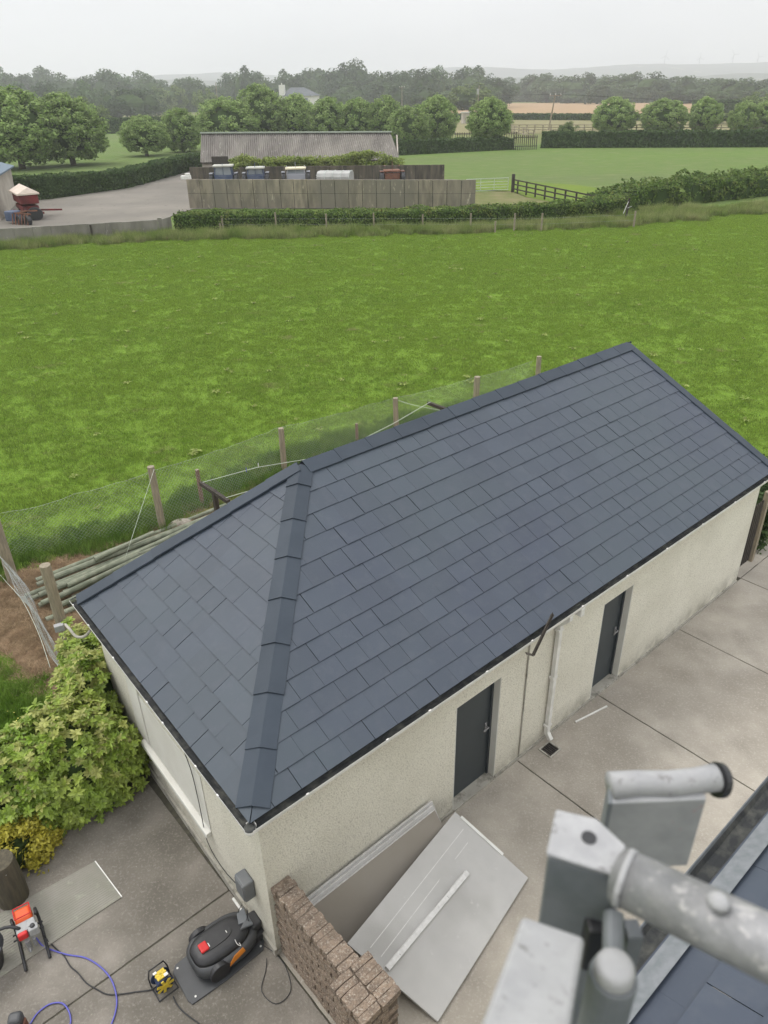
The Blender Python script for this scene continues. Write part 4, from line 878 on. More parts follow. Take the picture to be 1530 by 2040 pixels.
mb = MB(); mb.box((-.205, -.0, .28), (.09, .11, .03)); mb.build('stop_button', M['red'], mo, bevel=.012, seg=3)
mb = MB(); mb.box((-.15, -.01, .2775), (.008, .05, .002)); mb.box((.06, 0, .2775), (.008, .03, .002)); mb.build('marking', M['white'], mo)
mb = MB(); mb.hexa([(-.06, -.262, .13), (.14, -.243, .17), (.13, -.215, .205), (.02, -.235, .200), (-.04, -.25, .165)], (0, -.012, .006)); mb.build('side_flash', M['amber'], mo, bevel=.003)
for x_, y_, r_ in ((-.16, -.235, .115), (-.16, .235, .115)):
    mb = MB(); mb.tube([(x_, y_-.03, r_), (x_, y_+.03, r_)], r_, 24); mb.build('wheel', M['black'], mo, bevel=.008)
mb = MB(); mb.prism([(.20, -.02), (.30, -.05), (.34, .12), (.24, .10)], .262, .285); mb.hexa([(.18, -.09, .275), (.33, -.10, .235), (.33, .02, .26)], (0, 0, .03)); mb.build('rain_hood', M['midgrey'], mo, bevel=.006)
cable('cable_tie', [G(468, 1872, .30), G(473, 1881, .31), G(480, 1884, .30), G(476, 1878, .31)], .003, M['white'], 'short bright wire end on top of the robot mower', 'wire')
# --- wire netting fences
def net(name, P, hts, parent, dz=.085, r=.0014, lean=(0, 0), sag=.12, seed=0, z0=.03):
    """diamond netting between points P (world); one mesh"""
    P = [Vector((p[0], p[1], 0)) for p in P]; cum = [0.]
    for a, b_ in zip(P[:-1], P[1:]): cum.append(cum[-1]+(b_-a).length)
    L_ = cum[-1]; H_ = max(hts)
    def pos(s, t):
        s = min(max(s, 0), L_); i = max(j for j in range(len(P)-1) if cum[j] <= s+1e-9); f_ = (s-cum[i])/(cum[i+1]-cum[i])
        h_ = hts[i]+(hts[i+1]-hts[i])*f_ - sag*math.sin(f_*math.pi); d = (P[i+1]-P[i]).normalized(); q_ = Vector((-d.y, d.x, 0))
        wv = .05*noise.noise(Vector((s*1.1, t*1.4, seed)))+.03*noise.noise(Vector((s*4, t*3, seed+4)))
        return P[i]+(P[i+1]-P[i])*f_+q_*(wv+lean[0]*t)+Z*(z0+t*h_*(1+.04*noise.noise(Vector((s*2, 5, seed)))))
    mb = MB(); nst = 7; n = int((L_+H_)/dz)
    for sg in (1, -1):
        for k in range(n):
            s0 = k*dz - (H_ if sg == 1 else 0)
            pts = [(s0+sg*H_*j/nst, j/nst) for j in range(nst+1)]; pts = [p for p in pts if -.001 <= p[0] <= L_+.001]
            if len(pts) >= 2: mb.tube([pos(*p) for p in pts], r, 3, cap=False)
    for t in (0, 1): mb.tube([pos(L_*j/60, t) for j in range(61)], r*1.3, 3, cap=False)
    o = mb.build('netting', M['wire'], parent); o['kind'] = 'stuff'; return o
fz = E('netting_fence', (0, 0, 0), 0, 'wire netting fence on round timber posts between the shed and the field', 'fence')
def post(P, h, r, parent, m='wood', name='post', tilt=(0, 0)):
    mb = MB(); t = Vector((tilt[0]*h, tilt[1]*h, 0)); g_ = random.random()
    mb.tube([(0, 0, -.1), t*.5+Z*h*.5, t+Z*h], [r*1.05, r*1.0, r*.95], 14); o = mb.build(name, M[m], parent, tuple(Vector(P)-(parent.location if parent else Vector())))
    mb = MB(); mb.lathe(t+Z*(h+.001), [(r*.93, -.003), (r*.9, .003)], 14); mb.build('post_top', M['woodend'], o); return o
fp_ = [(G(28, 1160), 1.35, .10), (G(325, 1056), 1.5, .075), (G(567, 940), 1.15, .07), (G(790, 872), 1.12, .07), (G(946, 832), 1.2, .085), (B(15.3, 8.7), 1.2, .075)]
for P, h, r_ in fp_: post(P, h, r_, fz, tilt=(random.uniform(-.02, .02), 0))
post(G(404, 1009), .92, .045, fz, 'woodred'); post(G(712, 888), .62, .04, fz, 'woodred')
net('netting', [B(.37, 10.1), B(1.8, 9.62), B(3.26, 9.1), B(6.76, 9.68), B(10.17, 9.36), B(12.7, 8.9), B(15.3, 8.7)], [.95, 1.1, 1.3, 1.05, 1.0, 1.05, 1.0], fz, lean=(.18, 0), sag=.06)
f2 = E('netting_fence', B(.1, 6.2), 0, 'sagging wire netting fence running from the left edge past the post with the grey box', 'fence')
post(G(147, 1325), 1.95, .085, f2)
net('netting', [Vector(p)-B(.1, 6.2) for p in (B(.42, 10.0), B(.28, 8.2), B(.05, 6.25), B(.05, 5.2))], [1.1, .85, 1.45, .55], f2, dz=.07, sag=.22, seed=9, lean=(-.25, 0))
ps = [G(118, 1250, .95)]; bxp = ps[0]
bx = MB().box((0, 0, 0), (.14, .09, .11)).build('fence_box', M['galvw'], None, bxp, bevel=.01); bx.rotation_euler = (0, 0, .5); tag(bx, 'small pale grey plastic box fixed to the tall fence post left of the roof corner', 'box')
cable('fence_string', [G(307, 935, 1.5), G(250, 1110, .3)], .004, M['string'], 'taut pale string slanting down from the fence post to the pile of poles', 'string')
cable('fence_string', gl_([(0, 1145), (15, 1162), (40, 1190), (60, 1225), (80, 1270), (100, 1330)], .12), .004, M['string'], 'pale string lying over the dead grass at the left of the fence', 'string')
cable('fence_string', [fp_[3][0]+Z*1.08, G(820, 806, 1.05), G(880, 818, 1.3)], .004, M['string'], 'thin pale line from a fence post to the washing line frame', 'string')
# --- pile of green poles
g = random.Random(3); PG = 'green round poles piled behind the shed'
desc = ['topmost', 'second from the top', 'third from the top', 'fourth from the top', 'fifth', 'sixth', 'seventh', 'eighth', 'ninth', 'tenth', 'eleventh', 'twelfth', 'thirteenth', 'nearest the shed', 'short one on top', 'short one at the front', 'long one lying across', 'second one lying across']
for k in range(16):
    v_ = 8.95-.098*k + g.uniform(-.03, .03); u0 = .35+g.uniform(-.15, .5); u1 = u0+g.uniform(4.2, 6.2); z_ = .06; sl_ = g.uniform(-.25, .12)
    if k in (3, 7, 10, 13): z_ = .15
    if k == 15: v_ = 7.6; u0 = 1.2; u1 = 3.2
    p0 = B(u0, v_, z_); p1 = B(u1, v_+sl_+.15, z_+g.uniform(0, .03)); c = (p0+p1)/2; mb = MB(); mb.tube([p0-c, (p1-p0)*.0+Vector((0, 0, g.uniform(-.012, .012))), p1-c], [.052, .048, .042], 10)
    o = mb.build('timber_pole', M['polegreen'], None, c, smooth=False)
    tag(o, 'weathered green pole in the pile, ' + ('the one nearest the field fence' if k == 0 else 'short one nearest the shed corner' if k == 15 else ordn(k)+' from field side'), 'pole', PG)
for k, (a, b_, zz) in enumerate((((.9, 8.2), (5.5, 8.75), .16), ((.5, 7.85), (5.6, 8.45), .22), ((1.6, 8.6), (2.9, 8.72), .24))):
    p0 = B(*a, zz); p1 = B(*b_, zz+.02); c = (p0+p1)/2; mb = MB(); mb.tube([p0-c, p1-c], [.05, .043], 10); o = mb.build('timber_pole', M['polegreen'], None, c)
    tag(o, ['weathered green pole lying slantwise over the others in the pile', 'longest green pole lying across the top of the pile', 'short green pole with a dark cut end on top of the pile'][k], 'pole', PG)
# --- stone
mb = MB(); mb.grid(lambda a, b_: (math.cos(a*6.283)*math.sin(b_*3.1416)*.26*(1+.25*noise.noise(Vector((a*4, b_*3, 1)))), math.sin(a*6.283)*math.sin(b_*3.1416)*.13, math.cos(b_*3.1416)*.08+.05+.02*noise.noise(Vector((a*6, b_*4, 2)))), 20, 12)
o = mb.build('stone', M['stone'], None, G(359, 1046), smooth=True); o.rotation_euler = (0, 0, .5); tag(o, 'pale flat stone lying on dead grass at the foot of the fence post', 'stone')
# --- washing line
wl = E('washing_line', B(3.5, 6.95), TH, 'washing line of two green cords on dark timber T frames behind the shed', 'washing line')
T0 = B(3.5, 6.95)
for du in (0, 6.0):
    mb = MB(); mb.box((du, 0, .85), (.08, .08, 1.7)); mb.build('frame_post', M['wooddark'], wl)
    mb = MB(); mb.box((du, 0, 1.66), (.07, 1.0, .07)); mb.build('frame_arm', M['wooddark'], wl)
for dv, nme in ((.42, 1), (-.42, 2)):
    mb = MB(); mb.tube([(0, dv, 1.71), (1.2, dv, 1.62), (3.0, dv, 1.30), (4.8, dv, 1.5), (6.0, dv, 1.71)], .006, 5); mb.build('cord', M['string'], wl)
for i, (px, py, m_, lb) in enumerate(((505, 957, 'blue', 'blue clothes peg hanging on the far washing line cord, left of the white peg'), (526, 951, 'white', 'white clothes peg on the washing line cord just left of the roof peak'))):
    o = MB().box((0, 0, -.03), (.014, .012, .09)).build('clothes_peg', M[m_], None, B(4.45+i*.28, 7.37, 1.68)); tag(o, lb, 'peg')
mb = MB(); mb.box((0, 0, .72), (.7, .05, .07)); mb.box((.3, 0, .36), (.07, .05, .7)); mb.box((-.3, 0, .36), (.07, .05, .7)); mb.box((0, 0, .3), (.55, .03, .05))
o = mb.build('trestle', M['wooddark'], None, B(12.25, 7.7)); o.rotation_euler = (0, 0, TH+.4); tag(o, 'dark timber trestle beside the last fence post, its top just showing over the ridge', 'trestle')
# --- gate and growth past the far end of the shed
gt = Eb('slatted_gate', 10.25, .16, ZY, 0, 'dark slatted timber gate at the far end of the shed', 'gate')
for k in range(9):
    mb = MB(); mb.box((.05+.085*k, 0, .72), (.055, .022, 1.3)); mb.build('slat', M['wooddark'], gt)
for z_ in (.3, 1.15): mb = MB(); mb.box((.4, .025, z_), (.8, .03, .08)); mb.build('rail', M['wooddark'], gt)
mb = MB(); mb.box((.86, .0, .75), (.09, .09, 1.5)); mb.build('gate_post', M['wood'], gt)
mb = MB()
for k in range(6): mb.box((.05+.05*k, -.03, 1.0-.022*k), (.022, .006, .022))
mb.build('chain', M['white'], gt)
hedge('hedge', [B(11.3, .6), B(13.2, 1.2)], 1.0, 1.2, 'dark green growth beside the slatted gate at the far end of the shed', 'hedgedk', seed=31, dens=700, leaf=.045)
for k in range(6):
    p0 = B(10.4+.25*k, .9+.2*k, .05); p1 = B(11.2+.3*k, 1.8+.35*k, .3+.1*k); mb = MB(); mb.tube([Vector(), (p1-p0)*.5+Z*.1, p1-p0], .018, 6); o = mb.build('dead_branch', M['woodend'], None, p0); tag(o, 'dry pale branch behind the slatted gate, '+ordn(k)+' from the shed', 'branch', 'dry branches behind the gate')
# --- large leaved shrub, yellow shrub
def whorl_mesh(seed, m):
    g = np.random.default_rng(seed); mb = MB(); n = int(g.integers(8, 12))
    for k in range(n):
        a = k*2*math.pi/n + g.uniform(-.25, .25); el = g.uniform(-.15, .75); L_ = g.uniform(.085, .135); w_ = L_*.21
        d = Vector((math.cos(a)*math.cos(el), math.sin(a)*math.cos(el), math.sin(el))); s_ = Vector((-math.sin(a), math.cos(a), 0)); up = d.cross(s_); up = up if up.z > 0 else -up
        p = [Vector(), d*L_*.35+up*.004, d*L_*.75-up*.002, d*L_-up*.016]
        ws = [.12, 1., .82, .05]
        vs = []
        for q_, w1 in zip(p, ws): vs += [q_-s_*w_*w1+up*w_*w1*.35, q_, q_+s_*w_*w1+up*w_*w1*.35]
        mb.add(vs, [f for i in range(3) for f in ((i*3, i*3+1, i*3+4, i*3+3), (i*3+1, i*3+2, i*3+5, i*3+4))])
    return mb.mesh('leaf_whorl', m)
WH = [whorl_mesh(s, M['rhodo']) for s in range(6)]; WY = [whorl_mesh(s+20, M['rhodoy']) for s in range(3)]
def shrub(label, lumps, n_parts, n_rest, lib, lib2, y2=.15, cat='shrub', scale=1., seed=0, core='leafcore'):
    g = random.Random(seed); base = Vector(lumps[0][0]); base.z = 0; root = E('leafy_shrub', base, 0, label, cat); mb = MB()
    for c, r3 in lumps:
        c = Vector(c)-base
        mb.grid(lambda a, b_: tuple(c+Vector((math.cos(a*6.283)*math.sin(b_*3.1416)*r3[0]*.80, math.sin(a*6.283)*math.sin(b_*3.1416)*r3[1]*.80, math.cos(b_*3.1416)*r3[2]*.80))), 14, 9)
    mb.build('shrub_core', M[core], root)
    tot = n_parts+n_rest; wts = [r3[0]*r3[1]+r3[0]*r3[2] for _, r3 in lumps]; items = []
    while len(items) < tot:
        c, r3 = g.choices(lumps, wts)[0]; c = Vector(c); d = Vector((g.gauss(0, 1), g.gauss(0, 1), g.gauss(.25, 1))).normalized()
        if d.z < -.55: continue
        k = g.uniform(.80, 1.10) * (1+.34*noise.noise(d*3.6+c)); p = c+Vector((d.x*r3[0], d.y*r3[1], d.z*r3[2]))*k
        if p.z < .06: continue
        if any(((p-Vector(c2)).x/r2[0])**2+((p-Vector(c2)).y/r2[1])**2+((p-Vector(c2)).z/r2[2])**2 < .6 for c2, r2 in lumps): continue
        b_ = toB(p)
        if b_[0]-b_[1]*.0376 > -.04 and b_[2] < 3 and b_[1] < 4.25: continue
        tc_ = (Vector(CAM)-p).normalized(); vis = d.dot(tc_)
        items.append((vis+g.uniform(-.2, .2), p-base, d))
    items.sort(key=lambda x: -x[0]); rest = []
    for i, (_, p, d) in enumerate(items):
        up = (d*.9+Vector((0, 0, .75))+Vector((g.gauss(0, .25), g.gauss(0, .25), 0))).normalized(); q_ = up.to_track_quat('Z', 'X'); s_ = scale*g.uniform(.75, 1.2)
        Mx = Matrix.Translation(p) @ q_.to_matrix().to_4x4() @ Matrix.Rotation(g.uniform(0, 6.28), 4, 'Z') @ Matrix.Scale(s_, 4)
        me = g.choice(lib2 if g.random() < y2*max(0., p.z-.5)*1.5 else lib)
        if i < n_parts: link('leaf_whorl', me, root, mw=Mx)
        else: rest.append((me, Mx))
    out_ = {}
    for me, Mx in rest: out_.setdefault(me.materials[0].name, []).append((me, Mx))
    for nm, lst in out_.items():
        mb = MB()
        for me, Mx in lst: mb.add([Mx @ v_.co for v_ in me.vertices], [tuple(p_.vertices) for p_ in me.polygons])
        o = mb.build('foliage', M[nm], root); o['kind'] = 'stuff'
    return root
shrub('big glossy large-leaved green shrub against the left end of the shed', [(B(-.70, 3.6, .45), (.75, .65, .85)), (B(-.15, 4.2, .6), (.4, .75, .85)), (B(-1.5, 3.8, .4), (.75, .6, .75)), (B(-.36, 3.38, .45), (.45, .42, .65)), (B(.04, 5.0, .55), (.28, .6, .8)), (B(-2.4, 3.9, .4), (.8, .6, .75)), (B(-1.15, 3.45, .3), (.6, .42, .5))], 298, 2900, WH, WY, .35, seed=4, scale=.76)
gs = random.Random(8)
def gold():
    root = E('golden_shrub', B(-1.72, 3.02, 0), 0, 'small golden yellow leaved shrub in front of the big green one, at the left edge', 'shrub'); g = np.random.default_rng(4); n = 9000
    cl = g.normal(0, 1, (46, 3)); cl /= np.linalg.norm(cl, axis=1)[:, None]; cl[:, 2] = np.abs(cl[:, 2]); cl = cl*np.array([.50, .24, .40])+np.array([-.05, .0, .12]); k = g.integers(0, 46, n); e = g.normal(0, .055, (n, 3))
    C = cl[k]+e; C[:, 2] = np.maximum(C[:, 2], .03); o = link('foliage', npmesh('foliage', cards(C, .024, g, asp=.65, outn=e/np.linalg.norm(e, axis=1)[:, None]), 4, M['goldleaf']), root, (0, 0, 0)); o['kind'] = 'stuff'; o.rotation_euler = (0, 0, TH)
    mb = MB(); mb.grid(lambda a, b_: (math.cos(a*6.283)*math.sin(b_*3.1416)*.42-.05, math.sin(a*6.283)*math.sin(b_*3.1416)*.18, abs(math.cos(b_*3.1416))*.42), 14, 9); o = mb.build('shrub_core', M['leafcore'], root); o.rotation_euler = (0, 0, TH)
gold()
# ================================================================== THE FARM
# concrete silage walls of upright panels
def panel_wall(name, P, Q, h0, h1, n, thick, m, label, rowsf=(.52,), seed=0):
    P = Vector((P[0], P[1], 0)); Q = Vector((Q[0], Q[1], 0)); d = Q-P; rz = math.atan2(d.y, d.x); L_ = d.length; g = random.Random(seed)
    r_ = E(name, P, rz, label, 'wall'); mb = MB(); mb.prism([(.03, -thick*.38), (L_-.03, -thick*.38), (L_-.03, thick*.38), (.03, thick*.38)], 0, min(h0, h1)-.06); mb.build('wall_core', M['deck'], r_)
    fr = [0.]+list(rowsf)+[1.]
    for k in range(n):
        for a, b_ in zip(fr[:-1], fr[1:]):
            x0, x1 = L_*k/n, L_*(k+1)/n; hh = h0+(h1-h0)*(k+.5)/n; gp_ = .02; dy = g.uniform(-.015, .015)
            mb = MB(); mb.box(((x0+x1)/2, dy, hh*(a+b_)/2), (x1-x0-gp_*2, thick, hh*(b_-a)-.02)); mb.build('panel', M[m], r_)
    return r_
panel_wall('concrete_wall', (-15.4, 65.6), (7.6, 62.1), 2.2, 2.05, 21, .22, 'silage', 'long stained concrete panel wall of the silage pit, facing the field hedge', seed=1)
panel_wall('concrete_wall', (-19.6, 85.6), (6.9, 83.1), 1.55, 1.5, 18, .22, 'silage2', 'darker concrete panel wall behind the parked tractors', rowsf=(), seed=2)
q0 = G(-40, 492); q1 = G(318, 470); lw = E('low_wall', q0, math.atan2((q1-q0).y, (q1-q0).x), 'low grey block wall with lichen spots between the field and the concrete yard', 'wall'); L_ = (q1-q0).length
for k in range(10):
    mb = MB(); mb.box((L_*(k+.5)/10, 0, .5), (L_/10-.015, .22, 1.0+.03*(k % 2))); mb.build('wall_block', M['lowwall'], lw)
mb = MB(); mb.box((L_+.15, .1, .55), (.28, .4, 1.15)); mb.build('pier', M['lowwall'], lw); mb = MB(); mb.box((L_+.45, .55, .5), (.14, 1.6, 1.0), rz=-.5); mb.build('return_wall', M['lowwall'], lw)
mb = MB(); mb.box((L_*.62, -.2, .5), (.12, .1, .9)); mb.build('stake', M['wooddark'], lw)
mb = MB(); mb.box((0, 0, .16), (.8, .4, .32)); mb.box((.15, 0, .40), (.4, .3, .18)); o = mb.build('feed_bag', M['white'], None, (-15.5, 66.0, 2.12), bevel=.06, seg=3); tag(o, 'small white bag resting on the left end of the silage wall', 'bag')
# barn
by0 = 93.5; e0 = atY(399, 324, by0); e1 = atY(797, 318, by0); rY = by0+4.6; r0 = atY(401, 266, rY); r1 = atY(778, 264, rY)
barn = E('barn', (e0.x, by0, 0), 0, 'long farm barn with a grey corrugated roof and ivy along its front', 'barn'); ob = Vector((e0.x, by0, 0))
mb = MB(); nc = 92
def rf(a, b_):
    p = e0.lerp(e1, a).lerp(r0.lerp(r1, a), b_)-ob; return p+Vector((0, -.5, .8)).normalized()*(.085*math.sin(a*nc*2*math.pi))
mb.grid(rf, nc*6, 3); mb.build('corrugated_roof', M['asbestos'], barn, smooth=True)
mb = MB(); bk0 = r0+Vector((0, 4.6, -(r0.z-e0.z))); bk1 = r1+Vector((0, 4.6, -(r1.z-e1.z))); mb.add([r0-ob, r1-ob, bk1-ob, bk0-ob], [(0, 1, 2, 3)]); mb.build('back_roof', M['asbestos'], barn)
mb = MB(); mb.beam(r0-ob+Vector((-.1, -.12, .08)), r1-ob+Vector((.15, -.12, .08)), .45, .14); mb.build('ridge_piece', M['ridgegreen'], barn)
mb = MB(); w0 = e0-ob; w1 = e1-ob
mb.prism([(w0.x+.15, .15), (w1.x-.15, .15), (w1.x-.15, 8.9), (w0.x+.15, 8.9)], 0, min(w0.z, w1.z)-.05); mb.hexa([(w0.x+.15, .2, w0.z-.1), (w0.x+.15, 8.9, w0.z-.1), (w0.x+.15, 4.6, r0.z-.25)], (.15, 0, 0)); mb.hexa([(w1.x-.3, .2, w1.z-.1), (w1.x-.3, 8.9, w1.z-.1), (w1.x-.3, 4.6, r1.z-.25)], (.15, 0, 0)); mb.build('wall', M['paleblock'], barn)
mb = MB(); mb.beam(w0+Vector((0, -.05, -.05)), w1+Vector((0, -.05, -.05)), .12, .12); mb.build('gutter', M['wooddark'], barn)
bd_ = G(418, 352); mb = MB(); mb.box((bd_.x-ob.x+1.2, -.02, 1.0), (1.9, .12, 2.0)); mb.build('barn_door', M['wooddark'], barn)
def clumps_mesh(spots, n, leaf, seed, m):
    g = np.random.default_rng(seed); S_ = np.array([list(s) for s in spots]); k = g.integers(0, len(S_), n); e = g.normal(0, 1, (n, 3)); e /= np.linalg.norm(e, axis=1)[:, None]
    C = S_[k, :3]+e*S_[k, 3:4]*g.random((n, 1))**.4*np.array([1.25, .8, .75]); return npmesh('foliage', cards(C, leaf, g, outn=e), 4, M[m])
iv = E('ivy', (-12, 85.9, 0), 0, 'sprawling yellow-green ivy along the front of the barn above the dark wall', 'ivy'); g = random.Random(12); sp2 = []
for k in range(110):
    px = 462+335*((k+g.random())/110); hi_ = np.interp(px, [462, 485, 510, 540, 600, 660, 695, 735, 765, 797], [318, 307, 318, 312, 312, 314, 306, 298, 308, 318])
    for j in range(2): P = atY(px, g.uniform(hi_+3, 333), 85.6+g.uniform(-.5, 1.2)); sp2.append((P.x+12, P.y-85.9, max(P.z, .9), g.uniform(.3, .62)))
o = link('foliage', clumps_mesh(sp2, 26000, .10, 3, 'ivy'), iv); o['kind'] = 'stuff'
# tractors between the walls
def tractor(P, rz, label, bm, rm, hc=2.55, wd=1.55):
    t = E('tractor', P, rz, label, 'tractor'); 
    mb = MB(); mb.box((0, 1.5, 1.0), (.75, 1.9, .75)); mb.build('bonnet', M[bm], t, bevel=.06)
    mb = MB(); mb.box((0, 0, 1.05), (wd*.9, 1.3, .5)); mb.build('chassis', M[bm], t, bevel=.05)
    mb = MB()
    for x in (-1, 1):
        for y_ in (-.6, .55): mb.beam((x*wd*.44, y_, 1.2), (x*wd*.38, y_*.9, hc-.1), .09, .09)
    for z_ in (1.25, 1.95): 
        for x in (-1, 1): mb.beam((x*wd*.43, -.6, z_), (x*wd*.43, .55, z_), .05, .05)
    mb.box((0, -.6, 1.3), (wd*.85, .06, .12)); mb.box((0, -.57, 1.8), (.05, .06, 1.1)); mb.build('cab_frame', M[bm], t)
    mb = MB(); mb.box((0, 0, (hc+1.2)/2), (wd*.80, 1.05, hc-1.25)); mb.build('cab_glass', M['glass'], t)
    mb = MB(); mb.box((0, 0, hc), (wd*.98, 1.5, .16)); mb.build('cab_roof', M[rm], t, bevel=.05, seg=3)
    for x in (-1, 1):
        mb = MB(); mb.tube([(x*(wd*.5+.02), -.3, .78), (x*(wd*.5+.36), -.3, .78)], .78, 20); mb.build('rear_wheel', M['black'], t, bevel=.05)
        mb = MB(); mb.tube([(x*.62, 2.0, .42), (x*.84, 2.0, .42)], .42, 16); mb.build('front_wheel', M['black'], t, bevel=.04)
        mb = MB(); mb.box((x*(wd*.5+.2), -.3, 1.50), (.34, 1.0, .07)); mb.build('mudguard', M['tractgrey'] if bm != 'rust' else M['rust'], t, bevel=.03)
    mb = MB(); mb.tube([(.22, 1.7, 1.3), (.22, 1.7, 2.05)], .035, 8); mb.build('exhaust', M['black'], t)
    return t
for px, top, lab, bm, rm, wd_ in ((450, 328, 'blue tractor with a grey cab roof, leftmost of the vehicles behind the silage wall', 'tractblue', 'cabroof', 1.95), (513, 332, 'blue tractor with a white cab roof, second vehicle from the left behind the silage wall', 'tractblue', 'cabroof', 1.8), (592, 333, 'tractor with a cream cab roof and grey ribbed cab side, left of the livestock trailer', 'tractgrey', 'cabcream', 2.0), (781, 338, 'old tractor with a rusty brown cab, rightmost vehicle behind the silage wall', 'rust', 'rust', 1.6)):
    P = atY(px, 380, 78.5 if px < 700 else 77.0); P.z = .04; hh = topz(P, px, top)-.04
    tractor(P, R(4), lab, bm, rm, hh-.08, wd_)
P = atY(668, 380, 76.5); P.z = .04; tr = E('livestock_trailer', P, R(-12), 'grey livestock trailer with a rounded metal roof, between the cream and rusty tractors', 'trailer'); ht = topz(P, 680, 340)-.04
mb = MB(); pr_ = [(-.95, .6), (-.95, ht-.45), (-.80, ht-.15), (-.45, ht), (.45, ht), (.80, ht-.15), (.95, ht-.45), (.95, .6)]
vs = [(x, y_, z) for x in (-1.5, 1.65) for y_, z in pr_]; mb.add(vs, [(i, i+1, 9+i, 8+i) for i in range(7)]+[(0, 7, 15, 8), (8, 9, 10, 11, 12, 13, 14, 15)]); mb.build('trailer_body', M['tankgrey'], tr)
mb = MB()
for k in range(5): mb.box((-1.52, 0, ht*.40+k*.17), (.05, 1.85, .05))
for x in (-.75, 0, .8, 1.6): mb.tube([(x, y_*1.012, z+.015) for y_, z in pr_], .03, 5)
mb.build('rail', M['galvfar'], tr)
for x in (-.3, .5):
    for s_ in (-1, 1): mb = MB(); mb.tube([(x, s_*.96, .36), (x, s_*1.14, .36)], .36, 16); mb.build('wheel', M['black'], tr)
# white cattle gate
ga, gb = Vector((7.9, 71.6, .05)), Vector((11.75, 72.3, .05)); gg_ = E('field_gate', ga, math.atan2(gb.y-ga.y, gb.x-ga.x), 'pale metal five-bar gate between the silage wall and the dark gate post', 'gate'); L_ = (gb-ga).length
for z_ in (.15, .38, .6, .84, 1.12): mb = MB(); mb.tube([(0, 0, z_), (L_, 0, z_)], .022, 6); mb.build('bar', M['galvfar'], gg_)
for x in (.03, L_*.34, L_*.66, L_-.03): mb = MB(); mb.tube([(x, 0, .15), (x, 0, 1.12)], .022, 6); mb.build('upright', M['galvfar'], gg_)
mb = MB().box((0, 0, .75), (.26, .26, 1.5)); o = mb.build('gate_post', M['wooddark'], None, (12.05, 71.6, .03), bevel=.02); tag(o, 'thick dark timber gate post between the pale gate and the rail fence', 'post')
# dark rail fence
fa, fb = Vector((12.2, 71.3, 0)), Vector((16.1, 58.8, 0)); rfn = E('rail_fence', fa, math.atan2(fb.y-fa.y, fb.x-fa.x), 'dark three-rail timber fence running down from the gate post to the hedge', 'fence'); L_ = (fb-fa).length
for k in range(8): mb = MB(); mb.box((L_*(k+.3)/8, 0, .55), (.12, .10, 1.15)); mb.build('post', M['wooddark'], rfn)
for z_ in (.35, .72, 1.08): mb = MB(); mb.box((L_/2, -.07, z_), (L_, .04, .10)); mb.build('rail', M['wooddark'], rfn)
# post and wire fence before the hedge
pw = E('wire_fence', (0, 52.6, 0), 0, 'post and wire fence of slim grey posts in front of the clipped hedge', 'fence'); pp = []
for px, h in ((445, 1.0), (551, 1.2), (651, 1.1), (745, 1.15), (842, 1.05), (937, 1.1), (1024, 1.1), (1078, 1.1), (986, .7), (440, .6), (1262, 1.0)):
    by_ = 461 if h > .8 else 464; P = G(px, by_-(8 if px > 1200 else 0)); mb = MB(); mb.box((P.x, P.y-52.6, h/2), (.10, .10, h)); mb.build('post', M['wood'], pw); 
    if h > .8: pp.append(P)
pp.sort(key=lambda p: p.x)
for z_ in (.45, .8): mb = MB(); mb.tube([(p.x, p.y-52.66, z_) for p in pp], .003, 4); mb.build('wire', M['wire'], pw)
P = G(1245, 442); wp_ = E('water_post', P, 0, 'dark leaning post with a white pipe at the end of the clipped hedge', 'post')
mb = MB(); mb.beam((0, 0, 0), (.1, 0, 1.5), .12, .12); mb.build('post_body', M['wooddark'], wp_); mb = MB(); mb.tube([(-.22, -.1, .55), (.02, -.1, 1.3)], .022, 6); mb.tube([(.02, -.1, .9), (.28, -.1, 1.0)], .015, 6); mb.build('pipe', M['white'], wp_)
# outbuilding at left edge and machinery
a0, a1, a2 = G(37, 402), G(2, 440), G(-260, 470); hb = 2.85
ol = E('outbuilding', a0, 0, 'pale rendered farm outbuilding with a blue-grey roof, cut by the left edge', 'building'); o3 = Vector(a0)
mb = MB(); mb.prism([(0, 0), ((a1-o3).x, (a1-o3).y), ((a1-o3).x-8, (a1-o3).y+1.8), (-8, 1.8)], 0, hb); mb.build('wall', M['paleblock'], ol)
mb = MB(); q_ = [Vector((.25, .25, hb-.02)), Vector(((a1-o3).x+.25, (a1-o3).y-.35, hb-.02)), Vector(((a1-o3).x-8, (a1-o3).y+1.4, hb+1.9)), Vector((-8, 2.1, hb+1.9))]; mb.hexa(q_, (0, 0, .12)); mb.build('roof', M['slateblue'], ol)
P = G(60, 434); se = E('seed_drill', P, R(-58), 'red farm seed drill with a pale fabric cover, parked by the outbuilding', 'farm machine')
mb = MB(); mb.hexa([(-1.3, -.5, 1.0), (1.3, -.5, 1.0), (1.3, .5, 1.0), (-1.3, .5, 1.0)], (0, 0, .55)); mb.box((0, 0, .72), (2.4, .9, .3)); mb.build('hopper', M['rustred'], se, bevel=.04)
mb = MB(); mb.hexa([(-1.4, -.62, 1.56), (1.4, -.62, 1.56), (1.35, .6, 1.56), (-1.35, .6, 1.56)], (0, 0, .1)); mb.add([(-1.4, -.6, 1.66), (1.4, -.6, 1.66), (1.3, .6, 1.66), (-1.3, .6, 1.66), (-1.1, 0, 2.05), (1.15, .05, 1.98)], [(0, 1, 5, 4), (2, 3, 4, 5), (0, 4, 3), (1, 2, 5)]); mb.build('cover', M['tarp'], se)
mb = MB(); mb.beam((-1.3, -.6, .4), (1.3, -.6, .4), .1, .1); mb.beam((-1.3, .6, .4), (1.3, .6, .4), .1, .1)
